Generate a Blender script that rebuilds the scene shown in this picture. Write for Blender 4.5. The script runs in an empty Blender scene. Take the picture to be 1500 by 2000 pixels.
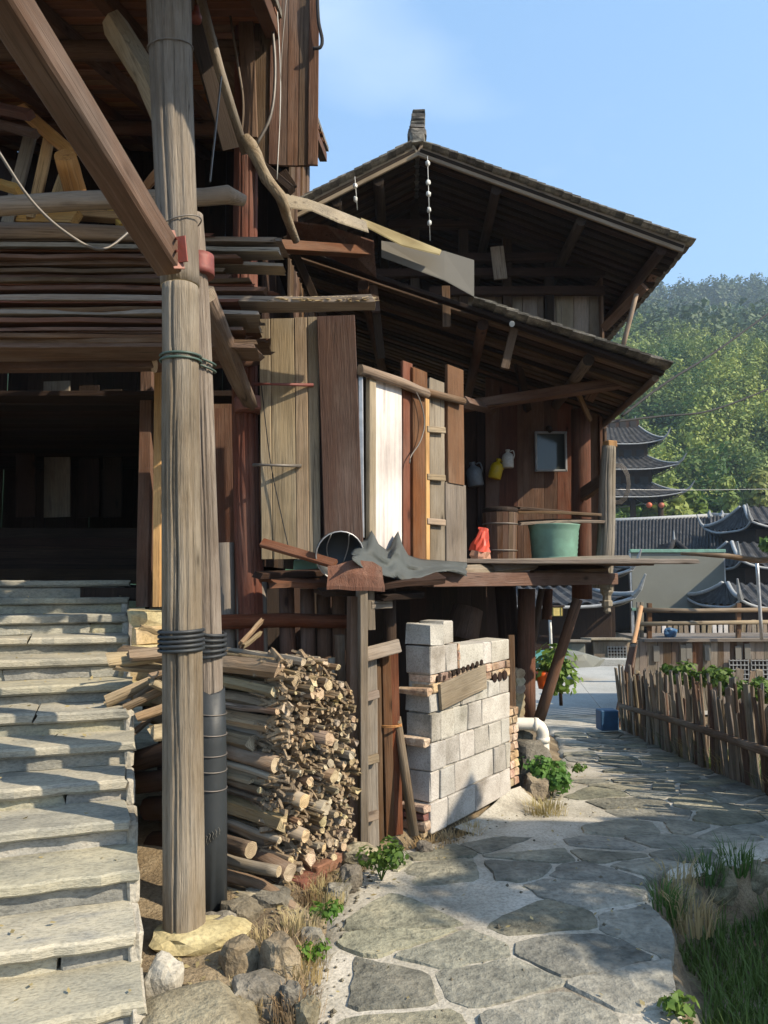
import bpy, bmesh, math, random
import numpy as np
from mathutils import Vector, Matrix, noise as mnoise
R = random.Random(7)
S = bpy.context.scene
COL = S.collection
# ------------------------------------------------------------------ camera, sky, sun, exposure
PITCH = math.radians(5.0)
CAMZ = 1.6
cd = bpy.data.cameras.new('camera'); cam = bpy.data.objects.new('camera', cd); COL.objects.link(cam)
cam.location = (0, 0, CAMZ); cam.rotation_euler = (math.radians(90) + PITCH, 0, 0)
cd.sensor_fit = 'VERTICAL'; cd.sensor_height = 36; cd.lens = 27; cd.clip_start = .05; cd.clip_end = 6000
S.camera = cam
SUN = Vector((.72, -.33, .62)).normalized()
w = bpy.data.worlds.new('World'); S.world = w; w.use_nodes = True
nt = w.node_tree; nt.nodes.clear()
sky = nt.nodes.new('ShaderNodeTexSky'); sky.sky_type = 'NISHITA'; sky.sun_disc = False
sky.sun_elevation = math.asin(SUN.z); sky.sun_rotation = math.atan2(SUN.x, SUN.y)
sky.air_density = 1.0; sky.dust_density = 1.2; sky.ozone_density = 2.0
tc = nt.nodes.new('ShaderNodeTexCoord'); mp = nt.nodes.new('ShaderNodeMapping'); mp.inputs['Scale'].default_value = (1.3, 1.3, 3.2)
cn = nt.nodes.new('ShaderNodeTexNoise'); cn.inputs['Scale'].default_value = 1.5; cn.inputs['Detail'].default_value = 6; cn.inputs['Roughness'].default_value = .45
cr = nt.nodes.new('ShaderNodeValToRGB'); cr.color_ramp.elements[0].position = .52; cr.color_ramp.elements[1].position = .85
cr.color_ramp.elements[0].color = (0, 0, 0, 1); cr.color_ramp.elements[1].color = (.7, .7, .7, 1)
vl = nt.nodes.new('ShaderNodeMixRGB'); vl.inputs[0].default_value = .27; vl.inputs[2].default_value = (3.1, 6.2, 10.2, 1)   # thin even veil
mx = nt.nodes.new('ShaderNodeMixRGB'); mx.inputs[2].default_value = (5.6, 6.3, 7.4, 1)
bg = nt.nodes.new('ShaderNodeBackground'); bg.inputs[1].default_value = .115
wo = nt.nodes.new('ShaderNodeOutputWorld')
nt.links.new(tc.outputs['Generated'], mp.inputs[0]); nt.links.new(mp.outputs[0], cn.inputs['Vector'])
nt.links.new(cn.outputs[0], cr.inputs[0]); nt.links.new(cr.outputs[0], mx.inputs[0]); nt.links.new(sky.outputs[0], vl.inputs[1]); nt.links.new(vl.outputs[0], mx.inputs[1])
nt.links.new(mx.outputs[0], bg.inputs[0]); nt.links.new(bg.outputs[0], wo.inputs[0])
sl = bpy.data.lights.new('sun', 'SUN'); sl.energy = 5.0; sl.angle = math.radians(.55); sl.color = (1, .87, .68)
so = bpy.data.objects.new('sun', sl); COL.objects.link(so); so.rotation_euler = SUN.to_track_quat('Z', 'Y').to_euler(); so.location = (8, -4, 9)
S.view_settings.view_transform = 'Standard'; S.view_settings.look = 'None'; S.view_settings.gamma = 1; S.view_settings.exposure = .86
S.render.engine = 'CYCLES'
S.cycles.max_bounces = 6; S.cycles.diffuse_bounces = 3; S.cycles.volume_bounces = 0

# ------------------------------------------------------------------ helpers
_s, _c = math.sin(PITCH), math.cos(PITCH)
def P(px, py, d):
    """the world point seen at a place of the photograph, d metres ahead"""
    u = (px - 750) / 1500; v = -(py - 1000) / 1500
    y = _c - v * _s; z = _s + v * _c; t = d / y
    return Vector((u * t, d, CAMZ + z * t))
def sm(a, b, x):
    t = min(1, max(0, (x - a) / (b - a))); return t * t * (3 - 2 * t)
def lerp(pts, x):
    if x <= pts[0][0]: return pts[0][1]
    for (a, p), (b, q) in zip(pts, pts[1:]):
        if x <= b: return p + (q - p) * (x - a) / (b - a)
    return pts[-1][1]
def nz(x, y, z=0, s=1.0): return mnoise.noise(Vector((x * s, y * s, z * s)))
W = {}
def link(o, parent=None, M=None):
    COL.objects.link(o); M = M or Matrix.Identity(4); W[o] = M
    if parent is not None:
        o.parent = parent; o.matrix_basis = W[parent].inverted() @ M
    else: o.matrix_basis = M
    return o
def tag(o, label, cat, group=None):
    o['label'] = label; o['category'] = cat
    if group: o['group'] = group
    return o
def thing(name, loc, label, cat, group=None, rz=0):
    o = bpy.data.objects.new(name, None); o.empty_display_size = .1
    link(o, None, Matrix.Translation(Vector(loc)) @ Matrix.Rotation(rz, 4, 'Z')); return tag(o, label, cat, group)
def mesh(name, V, F, mats, parent=None, M=None, smooth=False, mi=None):
    me = bpy.data.meshes.new(name); me.from_pydata([tuple(v) for v in V], [], F)
    for m in (mats if isinstance(mats, (list, tuple)) else [mats]): me.materials.append(m)
    if mi: me.polygons.foreach_set('material_index', mi)
    if smooth is True: me.polygons.foreach_set('use_smooth', [True] * len(F))
    elif smooth: me.polygons.foreach_set('use_smooth', smooth)
    me.update(); return link(bpy.data.objects.new(name, me), parent, M)
def npmesh(name, V, quads, mats, parent=None, M=None, smooth=False, mi=None, n=4):
    """fast mesh of n-gons from numpy arrays"""
    me = bpy.data.meshes.new(name); V = np.asarray(V, np.float32); q = np.asarray(quads, np.int32)
    me.vertices.add(len(V)); me.vertices.foreach_set('co', V.ravel())
    me.loops.add(q.size); me.loops.foreach_set('vertex_index', q.ravel())
    me.polygons.add(len(q)); me.polygons.foreach_set('loop_start', np.arange(0, q.size, n, dtype=np.int32))
    for m in (mats if isinstance(mats, (list, tuple)) else [mats]): me.materials.append(m)
    if mi is not None: me.polygons.foreach_set('material_index', np.asarray(mi, np.int32))
    if smooth: me.polygons.foreach_set('use_smooth', np.ones(len(q), bool))
    me.update(calc_edges=True); me.validate(); return link(bpy.data.objects.new(name, me), parent, M)
def frame(a, b, n):
    z = (b - a).normalized(); y = n - z * n.dot(z)
    if y.length < 1e-4: y = Vector((1, 0, 0)) - z * z.x
    y.normalize(); x = y.cross(z)
    M = Matrix((x, y, z)).transposed().to_4x4(); M.translation = a; return M
def plank(name, a, b, wd, t, mat, parent=None, n=(0, -1, 0), seg=3, jit=.06, rag=0., ch=.004, taper=1., bow=0.):
    """a board from a to b: its grain along local z, its face towards n, chamfered, a little crooked"""
    a = Vector(a); b = Vector(b); L = (b - a).length; M = frame(a, b, Vector(n)); V = []; F = []
    hw, ht = wd / 2, t / 2; c = min(ch, ht * .6, hw * .6)
    for i in range(seg + 1):
        f = i / seg; k = 1 + (taper - 1) * f; ox = R.uniform(-jit, jit) * wd * .25; oy = bow * math.sin(f * math.pi) + R.uniform(-jit, jit) * t * .5
        l = R.uniform(-jit, jit) * wd * .2; r = R.uniform(-jit, jit) * wd * .2
        x0, x1 = -hw * k + l + ox, hw * k + r + ox
        for (x, y) in ((x0 + c, -ht), (x1 - c, -ht), (x1, -ht + c), (x1, ht - c), (x1 - c, ht), (x0 + c, ht), (x0, ht - c), (x0, -ht + c)):
            z = f * L
            if rag and i in (0, seg): z += R.uniform(-rag, rag)
            V.append((x, y + oy, z))
    for i in range(seg):
        for j in range(8):
            F.append((i * 8 + j, i * 8 + (j + 1) % 8, i * 8 + 8 + (j + 1) % 8, i * 8 + 8 + j))
    F.append(tuple(range(7, -1, -1))); F.append(tuple(seg * 8 + j for j in range(8)))
    return mesh(name, V, F, mat, parent, M)
def log(name, pts, r, mats, parent=None, sides=10, irr=.06, wob=.0, sec=None, rag=0.):
    """a round or split pole through pts, radius r or list of radii; mats = side (, cut end)"""
    pts = [Vector(p) for p in pts]
    if len(pts) == 2:
        n = 4; pts = [pts[0].lerp(pts[1], i / n) for i in range(n + 1)]
        L = (pts[-1] - pts[0]).length
        for p in pts[1:-1]: p += Vector((R.uniform(-1, 1), R.uniform(-1, 1), R.uniform(-1, 1))) * wob * L
    rr = r if isinstance(r, (list, tuple)) else [r, r]
    M = frame(pts[0], pts[-1], Vector((.13, -1, .21))); Mi = M.inverted(); lp = [Mi @ p for p in pts]; V = []; F = []
    sec = sec or [1 + R.uniform(-irr, irr) for _ in range(sides)]; sides = len(sec)
    for i, p in enumerate(lp):
        f = i / (len(lp) - 1); q = rr[0] + (rr[-1] - rr[0]) * f if len(rr) == 2 else rr[i]
        d = (lp[min(i + 1, len(lp) - 1)] - lp[max(i - 1, 0)]).normalized()
        Q = Vector((0, 0, 1)).rotation_difference(d)
        for j in range(sides):
            an = j / sides * 2 * math.pi; k = q * sec[j] * (1 + R.uniform(-irr, irr) * .3)
            v = p + Q @ Vector((math.cos(an) * k, math.sin(an) * k, 0))
            if rag and i in (0, len(lp) - 1): v.z += R.uniform(-rag, rag)
            V.append(v)
    n = len(lp); sf = []
    for i in range(n - 1):
        for j in range(sides):
            F.append((i * sides + j, i * sides + (j + 1) % sides, (i + 1) * sides + (j + 1) % sides, (i + 1) * sides + j)); sf.append(sides >= 8)
    F.append(tuple(range(sides - 1, -1, -1))); F.append(tuple((n - 1) * sides + j for j in range(sides))); sf += [False, False]
    ms = mats if isinstance(mats, (list, tuple)) else [mats]
    mi = [0] * (len(F) - 2) + [len(ms) - 1] * 2
    return mesh(name, V, F, list(ms), parent, M, smooth=sf, mi=mi)
def oldpole(name, pts, rr, mats, parent, cracks=4, lump=.012):
    """an old pole in detail: uneven skin, knots that bulge, drying cracks as grooves"""
    L = sum((Vector(a) - Vector(b)).length for a, b in zip(pts, pts[1:])); n = max(20, int(L / .045)); ps = curve(pts, n); sides = 96
    M = frame(ps[0], ps[-1], Vector((.13, -1, .21))); Mi = M.inverted(); V = []; F = []; sd = R.uniform(0, 90)
    ck = [(R.uniform(0, 6.28), R.uniform(-.1, .6), R.uniform(.3, .8), R.uniform(.006, .013)) for _ in range(cracks)] + [(1.25, -.05, 1.1, .014), (1.95, .1, .55, .01), (2.4, .3, .6, .009), (.75, .05, .7, .011)]
    kn = [(R.uniform(0, 6.28), R.uniform(.05, .95) * L, R.uniform(.018, .032)) for _ in range(int(L * 3))]
    for i, p in enumerate(ps):
        f = i / n; q = lerp([(k / (len(rr) - 1), v) for k, v in enumerate(rr)], f); p = Mi @ p
        for j in range(sides):
            a = j / sides * 6.2832; z = f * L; k = q + lump * q * 10 * nz(math.cos(a) * 1.2 + sd, math.sin(a) * 1.2, z * 1.1) * .35 + .0025 * nz(math.cos(a) * 9 + sd, math.sin(a) * 9, z * 2)
            for (ca, c0, cl, dp) in ck:
                da = abs((a - ca - .1 * nz(z * 2, sd, ca) + 3.1416) % 6.2832 - 3.1416)
                if c0 < f < c0 + cl: k -= dp * max(0, 1 - da / .085) * min(1, (f - c0) * 12, (c0 + cl - f) * 12)
            for (ka, kz, kr) in kn:
                da = abs((a - ka + 3.1416) % 6.2832 - 3.1416) * q; d2 = (da * da + (z - kz) ** 2) / kr ** 2
                if d2 < 4: k += .005 * math.exp(-d2 * 1.5) - .007 * math.exp(-d2 * 9)
            V.append((p.x + math.cos(a) * k, p.y + math.sin(a) * k, p.z))
    F = [(i * sides + j, i * sides + (j + 1) % sides, (i + 1) * sides + (j + 1) % sides, (i + 1) * sides + j) for i in range(n) for j in range(sides)]; nf = len(F)
    F += [tuple(range(sides - 1, -1, -1)), tuple(n * sides + j for j in range(sides))]
    return mesh(name, V, F, list(mats), parent, M, smooth=[True] * nf + [False] * 2, mi=[0] * nf + [1] * 2)
def tube(name, pts, r, mat, parent=None, sides=6, cyc=False):
    """a wire, pipe or rope through pts in world space"""
    pts = [Vector(p) for p in pts]; o = sum(pts, Vector()) / len(pts); V = []; F = []; n = len(pts)
    for i, p in enumerate(pts):
        d = (pts[(i + 1) % n] - pts[i - 1]) if cyc else (pts[min(i + 1, n - 1)] - pts[max(i - 1, 0)])
        d.normalize(); u = d.cross(Vector((.31, .2, .93)));
        u.normalize(); v = d.cross(u)
        for j in range(sides):
            an = j / sides * 2 * math.pi; V.append(p - o + (u * math.cos(an) + v * math.sin(an)) * r)
    for i in range(n if cyc else n - 1):
        for j in range(sides):
            k = (i + 1) % n; F.append((i * sides + j, i * sides + (j + 1) % sides, k * sides + (j + 1) % sides, k * sides + j))
    if not cyc: F.append(tuple(range(sides - 1, -1, -1))); F.append(tuple((n - 1) * sides + j for j in range(sides)))
    return mesh(name, V, F, mat, parent, Matrix.Translation(o), smooth=True)
def curve(pts, n=24):
    """points smoothed through pts (Catmull-Rom)"""
    p = [Vector(q) for q in pts]; p = [p[0] * 2 - p[1]] + p + [p[-1] * 2 - p[-2]]; out = []; m = len(p) - 3
    for i in range(n + 1):
        s = min(i / n * m, m - 1e-6); k = int(s); t = s - k; a, b, c, d = p[k:k + 4]
        out.append(.5 * ((2 * b) + (c - a) * t + (2 * a - 5 * b + 4 * c - d) * t * t + (3 * b - a - 3 * c + d) * t ** 3))
    return out
def box(name, c, dims, mat, parent=None, rz=0, bev=.008, jit=0., rx=0):
    """a chamfered block centred on c"""
    bm = bmesh.new(); bmesh.ops.create_cube(bm, size=1)
    for v in bm.verts: v.co = Vector((v.co.x * dims[0], v.co.y * dims[1], v.co.z * dims[2]))
    if bev: bmesh.ops.bevel(bm, geom=bm.edges[:], offset=min(bev, min(dims) * .3), segments=1, affect='EDGES')
    if jit:
        for v in bm.verts: v.co += Vector((R.uniform(-jit, jit), R.uniform(-jit, jit), R.uniform(-jit, jit)))
    me = bpy.data.meshes.new(name); bm.to_mesh(me); bm.free(); me.materials.append(mat)
    return link(bpy.data.objects.new(name, me), parent, Matrix.Translation(Vector(c)) @ Matrix.Rotation(rz, 4, 'Z') @ Matrix.Rotation(rx, 4, 'X'))
def lathe(name, prof, mat, parent=None, M=None, sides=20, smooth=True, open_top=False):
    V = []; F = []
    for (r, z) in prof:
        for j in range(sides):
            an = j / sides * 2 * math.pi; V.append((r * math.cos(an), r * math.sin(an), z))
    for i in range(len(prof) - 1):
        for j in range(sides): F.append((i * sides + j, i * sides + (j + 1) % sides, (i + 1) * sides + (j + 1) % sides, (i + 1) * sides + j))
    F.append(tuple(range(sides - 1, -1, -1)))
    if not open_top: F.append(tuple((len(prof) - 1) * sides + j for j in range(sides)))
    return mesh(name, V, F, mat, parent, M, smooth=smooth)
def rock(name, c, dims, mat, parent=None, rough=.18, rz=None):
    bm = bmesh.new(); bmesh.ops.create_icosphere(bm, subdivisions=3, radius=.5); s = R.uniform(0, 99)
    for v in bm.verts:
        p = v.co.copy(); k = 1 + rough * 2 * nz(p.x * 2 + s, p.y * 2, p.z * 2, 1.3)
        q = Vector([math.copysign(abs(x * 2) ** .72, x) * .5 for x in p]) * (k + .12 * nz(p.x * 6, p.y * 6 + s, p.z * 6))
        v.co = Vector((q.x * dims[0], q.y * dims[1], q.z * dims[2]))
    me = bpy.data.meshes.new(name); bm.to_mesh(me); bm.free(); me.materials.append(mat)
    return link(bpy.data.objects.new(name, me), parent, Matrix.Translation(Vector(c)) @ Matrix.Rotation(R.uniform(0, 6) if rz is None else rz, 4, 'Z'))
# ------------------------------------------------------------------ materials
def base(name):
    m = bpy.data.materials.new(name); m.use_nodes = True; t = m.node_tree; b = t.nodes['Principled BSDF']; return m, t, b
def N(t, kind, **kw):
    n = t.nodes.new('ShaderNode' + kind)
    for k, v in kw.items():
        if k in n.inputs.keys(): n.inputs[k].default_value = v
        else: setattr(n, k, v)
    return n
def coords(t, scale=(1, 1, 1), rnd=True):
    tc = N(t, 'TexCoord'); mp = N(t, 'Mapping'); mp.inputs['Scale'].default_value = scale
    if rnd:
        oi = N(t, 'ObjectInfo'); mu = N(t, 'VectorMath', operation='MULTIPLY_ADD'); mu.inputs[1].default_value = (37, 51, 23)
        cm = N(t, 'CombineXYZ')
        for i in range(3): t.links.new(oi.outputs['Random'], cm.inputs[i])
        t.links.new(cm.outputs[0], mu.inputs[0]); t.links.new(tc.outputs['Object'], mu.inputs[2]); t.links.new(mu.outputs[0], mp.inputs[0])
    else: t.links.new(tc.outputs['Object'], mp.inputs[0])
    return mp.outputs[0]
def ramp(t, src, stops):
    r = N(t, 'ValToRGB'); e = r.color_ramp.elements
    while len(e) < len(stops): e.new(.5)
    for k, (p, c) in zip(e, stops): k.position = p; k.color = (c[0], c[1], c[2], 1)
    t.links.new(src, r.inputs[0]); return r.outputs[0]
def vary(t, col, amt=.25, hue=.02, sat=.15):
    oi = N(t, 'ObjectInfo'); hs = N(t, 'HueSaturation')
    for inp, lo, hi, mulr in (('Value', 1 - amt, 1 + amt, 1.), ('Hue', .5 - hue, .5 + hue, 7.3), ('Saturation', 1 - sat, 1 + sat, 13.7)):
        m = N(t, 'Math', operation='MULTIPLY'); m.inputs[1].default_value = mulr; f = N(t, 'Math', operation='FRACT'); mr = N(t, 'MapRange')
        mr.inputs['To Min'].default_value = lo; mr.inputs['To Max'].default_value = hi
        t.links.new(oi.outputs['Random'], m.inputs[0]); t.links.new(m.outputs[0], f.inputs[0]); t.links.new(f.outputs[0], mr.inputs['Value']); t.links.new(mr.outputs[0], hs.inputs[inp])
    t.links.new(col, hs.inputs['Color']); return hs.outputs[0]
def mix(t, fac, a, b, blend='MIX'):
    m = N(t, 'MixRGB', blend_type=blend)
    for i, x in ((0, fac), (1, a), (2, b)):
        if isinstance(x, (int, float)): m.inputs[i].default_value = x
        elif isinstance(x, tuple): m.inputs[i].default_value = (*x, 1)
        else: t.links.new(x, m.inputs[i])
    return m.outputs[0]
def bump(t, b, h, s=.4, d=.01):
    n = N(t, 'Bump'); n.inputs['Strength'].default_value = s; n.inputs['Distance'].default_value = d
    t.links.new(h, n.inputs['Height']); t.links.new(n.outputs[0], b.inputs['Normal'])
def wood(name, dark, mid, light, grey=None, gamt=.5, sc=26, rough=.82, amt=.22, bs=.5, sat=.15):
    """weathered timber: wavy grain along local z, drying cracks, stains, grey weathering, per-piece variation"""
    m, t, b = base(name); v = coords(t, (sc, sc, sc * .045)); b.inputs['Roughness'].default_value = rough; b.inputs['Specular IOR Level'].default_value = .22
    g = N(t, 'TexNoise', Scale=1., Detail=6., Roughness=.68, Distortion=.9); t.links.new(v, g.inputs['Vector'])
    f = N(t, 'TexNoise', Scale=5.5, Detail=3., Roughness=.6, Distortion=.3); t.links.new(v, f.inputs['Vector'])
    c = ramp(t, g.outputs[0], [(.26, dark), (.4, mid), (.56, mid), (.74, light)])
    k = N(t, 'TexNoise', Scale=1., Detail=5., Roughness=.65); t.links.new(coords(t, (6, 6, 1.6)), k.inputs['Vector'])
    if grey: c = mix(t, ramp(t, k.outputs[0], [(.55 - gamt * .4, (0, 0, 0)), (.68, (min(1, gamt * 1.5),) * 3)]), c, grey)
    c = mix(t, .55, c, ramp(t, f.outputs[0], [(.3, (.5,) * 3), (.52, (1, 1, 1))]), 'MULTIPLY')
    cr_ = N(t, 'TexNoise', Scale=.55, Detail=2., Roughness=.5, Distortion=.2); t.links.new(coords(t, (sc * 1.2, sc * 1.2, sc * .02)), cr_.inputs['Vector'])
    ck = ramp(t, cr_.outputs[0], [(.485, (0, 0, 0)), (.5, (.8,) * 3), (.515, (0, 0, 0))]); hf = ramp(t, k.outputs[0], [(.4, (0, 0, 0)), (.6, (1, 1, 1))])
    c = mix(t, mix(t, 1., ck, hf, 'MULTIPLY'), c, tuple(x * .35 for x in dark))
    kv = N(t, 'TexVoronoi', Scale=1.); t.links.new(coords(t, (6.5, 6.5, 2.4)), kv.inputs['Vector'])
    c = mix(t, ramp(t, kv.outputs['Distance'], [(.05, (.85,) * 3), (.1, (.3,) * 3), (.17, (0, 0, 0))]), c, tuple(x * .6 for x in dark))
    s = N(t, 'TexNoise', Scale=2.6, Detail=5., Roughness=.6); t.links.new(coords(t, (1, 1, .6)), s.inputs['Vector'])
    c = mix(t, .8, c, ramp(t, s.outputs[0], [(.3, (.52, .5, .48)), (.6, (1, 1, 1))]), 'MULTIPLY')
    t.links.new(vary(t, c, amt, .015, sat), b.inputs['Base Color'])
    ad = N(t, 'Math', operation='MULTIPLY_ADD'); ad.inputs[1].default_value = .5; t.links.new(f.outputs[0], ad.inputs[0]); t.links.new(g.outputs[0], ad.inputs[2]); bump(t, b, ad.outputs[0], bs, .012)
    return m
def grain(name, stops, sc=6, detail=6, rough=.9, bs=.4, bd=.02, amt=.2, hue=.015, sat=.15, fine=60, aniso=(1, 1, 1), spec=.3):
    """stone, earth, plaster, brick, tile: blotches, speckle and fine relief"""
    m, t, b = base(name)
    v = coords(t, aniso); a = N(t, 'TexNoise', Scale=sc, Detail=detail, Roughness=.62); t.links.new(v, a.inputs['Vector'])
    f = N(t, 'TexNoise', Scale=fine, Detail=3., Roughness=.6); t.links.new(v, f.inputs['Vector'])
    c = ramp(t, a.outputs[0], stops)
    c = mix(t, .7, c, ramp(t, f.outputs[0], [(.34, (.55,) * 3), (.56, (1, 1, 1))]), 'MULTIPLY')
    t.links.new(vary(t, c, amt, hue, sat), b.inputs['Base Color']); b.inputs['Roughness'].default_value = rough; b.inputs['Specular IOR Level'].default_value = spec
    ad = N(t, 'Math', operation='MULTIPLY_ADD'); ad.inputs[1].default_value = .35
    t.links.new(f.outputs[0], ad.inputs[0]); t.links.new(a.outputs[0], ad.inputs[2]); bump(t, b, ad.outputs[0], bs, bd)
    return m
def plain(name, c, rough=.6, metal=0., amt=.1, sc=12, bs=.15, dirt=.5):
    m, t, b = base(name)
    a = N(t, 'TexNoise', Scale=sc, Detail=5., Roughness=.6); t.links.new(coords(t), a.inputs['Vector'])
    k = mix(t, ramp(t, a.outputs[0], [(.42, (dirt,) * 3), (.66, (0, 0, 0))]), c, tuple(x * .45 + .02 for x in c))
    t.links.new(vary(t, k, amt, .01, .1), b.inputs['Base Color']); b.inputs['Roughness'].default_value = rough; b.inputs['Metallic'].default_value = metal
    bump(t, b, a.outputs[0], bs, .01); return m
def leaf(name, a, b2, trans=.35, sc=1.2, amt=.15):
    m, t, b = base(name)
    n = N(t, 'TexNoise', Scale=sc, Detail=3.); t.links.new(coords(t), n.inputs['Vector'])
    c = vary(t, ramp(t, n.outputs[0], [(.32, a), (.66, b2)]), amt, .02, .1)
    t.links.new(c, b.inputs['Base Color']); b.inputs['Roughness'].default_value = .6; b.inputs['Specular IOR Level'].default_value = .3
    tr = N(t, 'BsdfTranslucent'); t.links.new(c, tr.inputs[0]); ms = N(t, 'MixShader'); ms.inputs[0].default_value = trans
    t.links.new(b.outputs[0], ms.inputs[1]); t.links.new(tr.outputs[0], ms.inputs[2]); t.links.new(ms.outputs[0], t.nodes['Material Output'].inputs[0]); return m
def endgrain(name, c0, c1):
    m, t, b = base(name)
    tc = N(t, 'TexCoord'); sp = N(t, 'SeparateXYZ'); cb = N(t, 'CombineXYZ'); t.links.new(tc.outputs['Object'], sp.inputs[0]); t.links.new(sp.outputs[0], cb.inputs[0]); t.links.new(sp.outputs[1], cb.inputs[1])
    wv = N(t, 'TexWave', wave_type='RINGS', rings_direction='Z', Scale=38., Distortion=2.5, Detail=2.); t.links.new(cb.outputs[0], wv.inputs['Vector'])
    n = N(t, 'TexNoise', Scale=30., Detail=4.); t.links.new(coords(t), n.inputs['Vector'])
    c = mix(t, .5, ramp(t, wv.outputs[0], [(.2, c0), (.8, c1)]), ramp(t, n.outputs[0], [(.3, c0), (.6, c1)]))
    t.links.new(vary(t, c, .3, .02, .25), b.inputs['Base Color']); b.inputs['Roughness'].default_value = .9; bump(t, b, wv.outputs[0], .3, .004); return m
GREY = (.24, .205, .165)
m_pole = wood('pole_wood', (.045, .03, .02), (.18, .135, .095), (.38, .32, .25), (.28, .245, .205), .6, 34, bs=1., amt=.08)
m_grey = wood('grey_timber', (.07, .053, .04), (.21, .17, .125), (.35, .3, .235), (.29, .26, .22), .55, 34)
m_brown = wood('brown_timber', (.035, .02, .012), (.115, .064, .037), (.2, .12, .073), (.2, .155, .12), .35, 34)
m_red = wood('reddish_timber', (.04, .017, .009), (.14, .058, .03), (.23, .108, .06), (.2, .14, .1), .3, 34, amt=.25)
m_dark = wood('dark_shade_timber', (.009, .006, .005), (.035, .021, .014), (.075, .046, .03), None, amt=.35)  # near-black: the shade of rooms and undercroft is put into this colour
m_fresh = wood('fresh_timber', (.2, .1, .035), (.5, .29, .11), (.66, .43, .2), (.35, .26, .16), .15, amt=.18)
m_split = wood('split_firewood', (.12, .075, .038), (.33, .235, .125), (.52, .4, .235), (.3, .25, .18), .5, 34, amt=.35, bs=.9)
m_batten = wood('roof_batten', (.1, .042, .022), (.27, .13, .068), (.4, .22, .125), None, amt=.3)
m_brace = wood('brace_timber', (.05, .026, .018), (.12, .07, .052), (.19, .125, .1), (.17, .14, .125), .35, 24, amt=.05)
m_board = wood('pale_board', (.14, .1, .068), (.29, .225, .155), (.38, .31, .225), (.26, .225, .18), .35, 20, amt=.12)
m_bark = wood('bark', (.045, .027, .016), (.19, .125, .078), (.36, .27, .19), (.42, .37, .3), .35, 14, bs=1., amt=.4)
m_pbark = wood('pale_bark', (.11, .085, .058), (.31, .265, .2), (.5, .455, .37), (.24, .2, .15), .4, 12, amt=.2)
m_end = endgrain('cut_end', (.2, .145, .085), (.47, .385, .255))
m_white = wood('whitewashed_board', (.56, .5, .46), (.66, .61, .57), (.72, .68, .64), None, amt=.03, bs=.08, sc=5)
m_slate = grain('stair_slate', [(.3, (.17, .17, .15)), (.48, (.3, .29, .245)), (.66, (.46, .41, .3))], 2.6, amt=.16, sat=.4, aniso=(1.6, 3, .8), bs=.6)
m_tread = grain('stair_tread', [(.3, (.17, .165, .14)), (.44, (.3, .285, .23)), (.6, (.42, .385, .295)), (.72, (.24, .24, .22))], 2.4, amt=.08, hue=.006, sat=.15, aniso=(1.6, 3, .8), bs=.6)
m_flag = grain('flagstone', [(.28, (.115, .113, .09)), (.5, (.215, .207, .162)), (.72, (.34, .315, .24))], 4.2, amt=.22, hue=.01, sat=.3, bs=.75, bd=.05, fine=28)
m_rock = grain('rubble_rock', [(.3, (.085, .072, .05)), (.5, (.19, .162, .115)), (.72, (.33, .29, .21))], 5, amt=.3, sat=.4, bs=.8, bd=.03)
m_ochre = grain('ochre_stone', [(.3, (.35, .26, .13)), (.55, (.5, .4, .22)), (.75, (.6, .5, .33))], 5, amt=.1)
m_mortar = grain('mortar', [(.3, (.2, .175, .135)), (.46, (.38, .35, .285)), (.7, (.54, .5, .425))], 2.2, amt=0, hue=0, sat=0, bs=.7, bd=.02)
m_earth = grain('earth', [(.3, (.09, .065, .04)), (.5, (.2, .15, .09)), (.7, (.33, .27, .18))], 3, amt=0, hue=0, sat=0, bs=.9, bd=.05)
m_block = grain('cement_block', [(.3, (.22, .2, .165)), (.46, (.38, .355, .31)), (.7, (.51, .485, .435))], 3.5, amt=.16, bs=.5, bd=.012, fine=110)
m_brick = grain('old_brick', [(.3, (.24, .15, .1)), (.5, (.42, .3, .2)), (.7, (.54, .44, .33))], 9, amt=.3, hue=.02, bs=.7)
m_rbrick = grain('red_brick', [(.3, (.13, .06, .04)), (.55, (.25, .11, .075)), (.75, (.3, .2, .15))], 9, amt=.2)
m_tile = grain('roof_tile', [(.3, (.06, .056, .05)), (.5, (.15, .14, .12)), (.72, (.3, .28, .23))], 9, amt=.4, bs=.4)
m_fartile = grain('dark_roof_tile', [(.3, (.016, .017, .018)), (.55, (.038, .038, .04)), (.8, (.12, .12, .115))], 3.5, amt=.2, fine=9)
m_plaster = grain('white_plaster', [(.3, (.4, .36, .29)), (.55, (.6, .56, .48)), (.75, (.72, .69, .63))], 7, amt=.05)
m_conc = grain('plaza_concrete', [(.3, (.3, .3, .28)), (.5, (.36, .36, .335)), (.72, (.43, .42, .39))], 1.2, amt=0, hue=0, sat=0, bs=.15)
m_trim = plain('white_trim', (.3, .31, .31), .8)
m_rubber = plain('black_rubber', (.022, .027, .031), .55, bs=.3, dirt=.3)
m_rubber2 = plain('grey_rubber_sheet', (.06, .07, .067), .75, bs=.3, sc=5)
m_wire = plain('wire', (.16, .14, .12), .5, .3)
m_black = plain('black_cable', (.01, .01, .011), .9)
m_gwire = plain('green_wire', (.05, .09, .07), .5)
m_redm = plain('red_oxide_metal', (.2, .055, .035), .6, .2, sc=30)
m_steel = plain('galvanised_steel', (.5, .5, .5), .4, .7)
m_pvc = plain('pvc_pipe', (.72, .66, .56), .4, dirt=.25)
m_canvas = plain('grey_canvas', (.17, .175, .15), .8, sc=1.5, dirt=.2)
m_yel = plain('yellow_plastic', (.5, .34, .03), .45)
m_wplas = plain('white_plastic', (.6, .6, .56), .4)
m_gplas = plain('grey_plastic', (.12, .14, .16), .45)
m_green = plain('green_plastic', (.14, .3, .22), .5, sc=6, dirt=.6)
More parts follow.
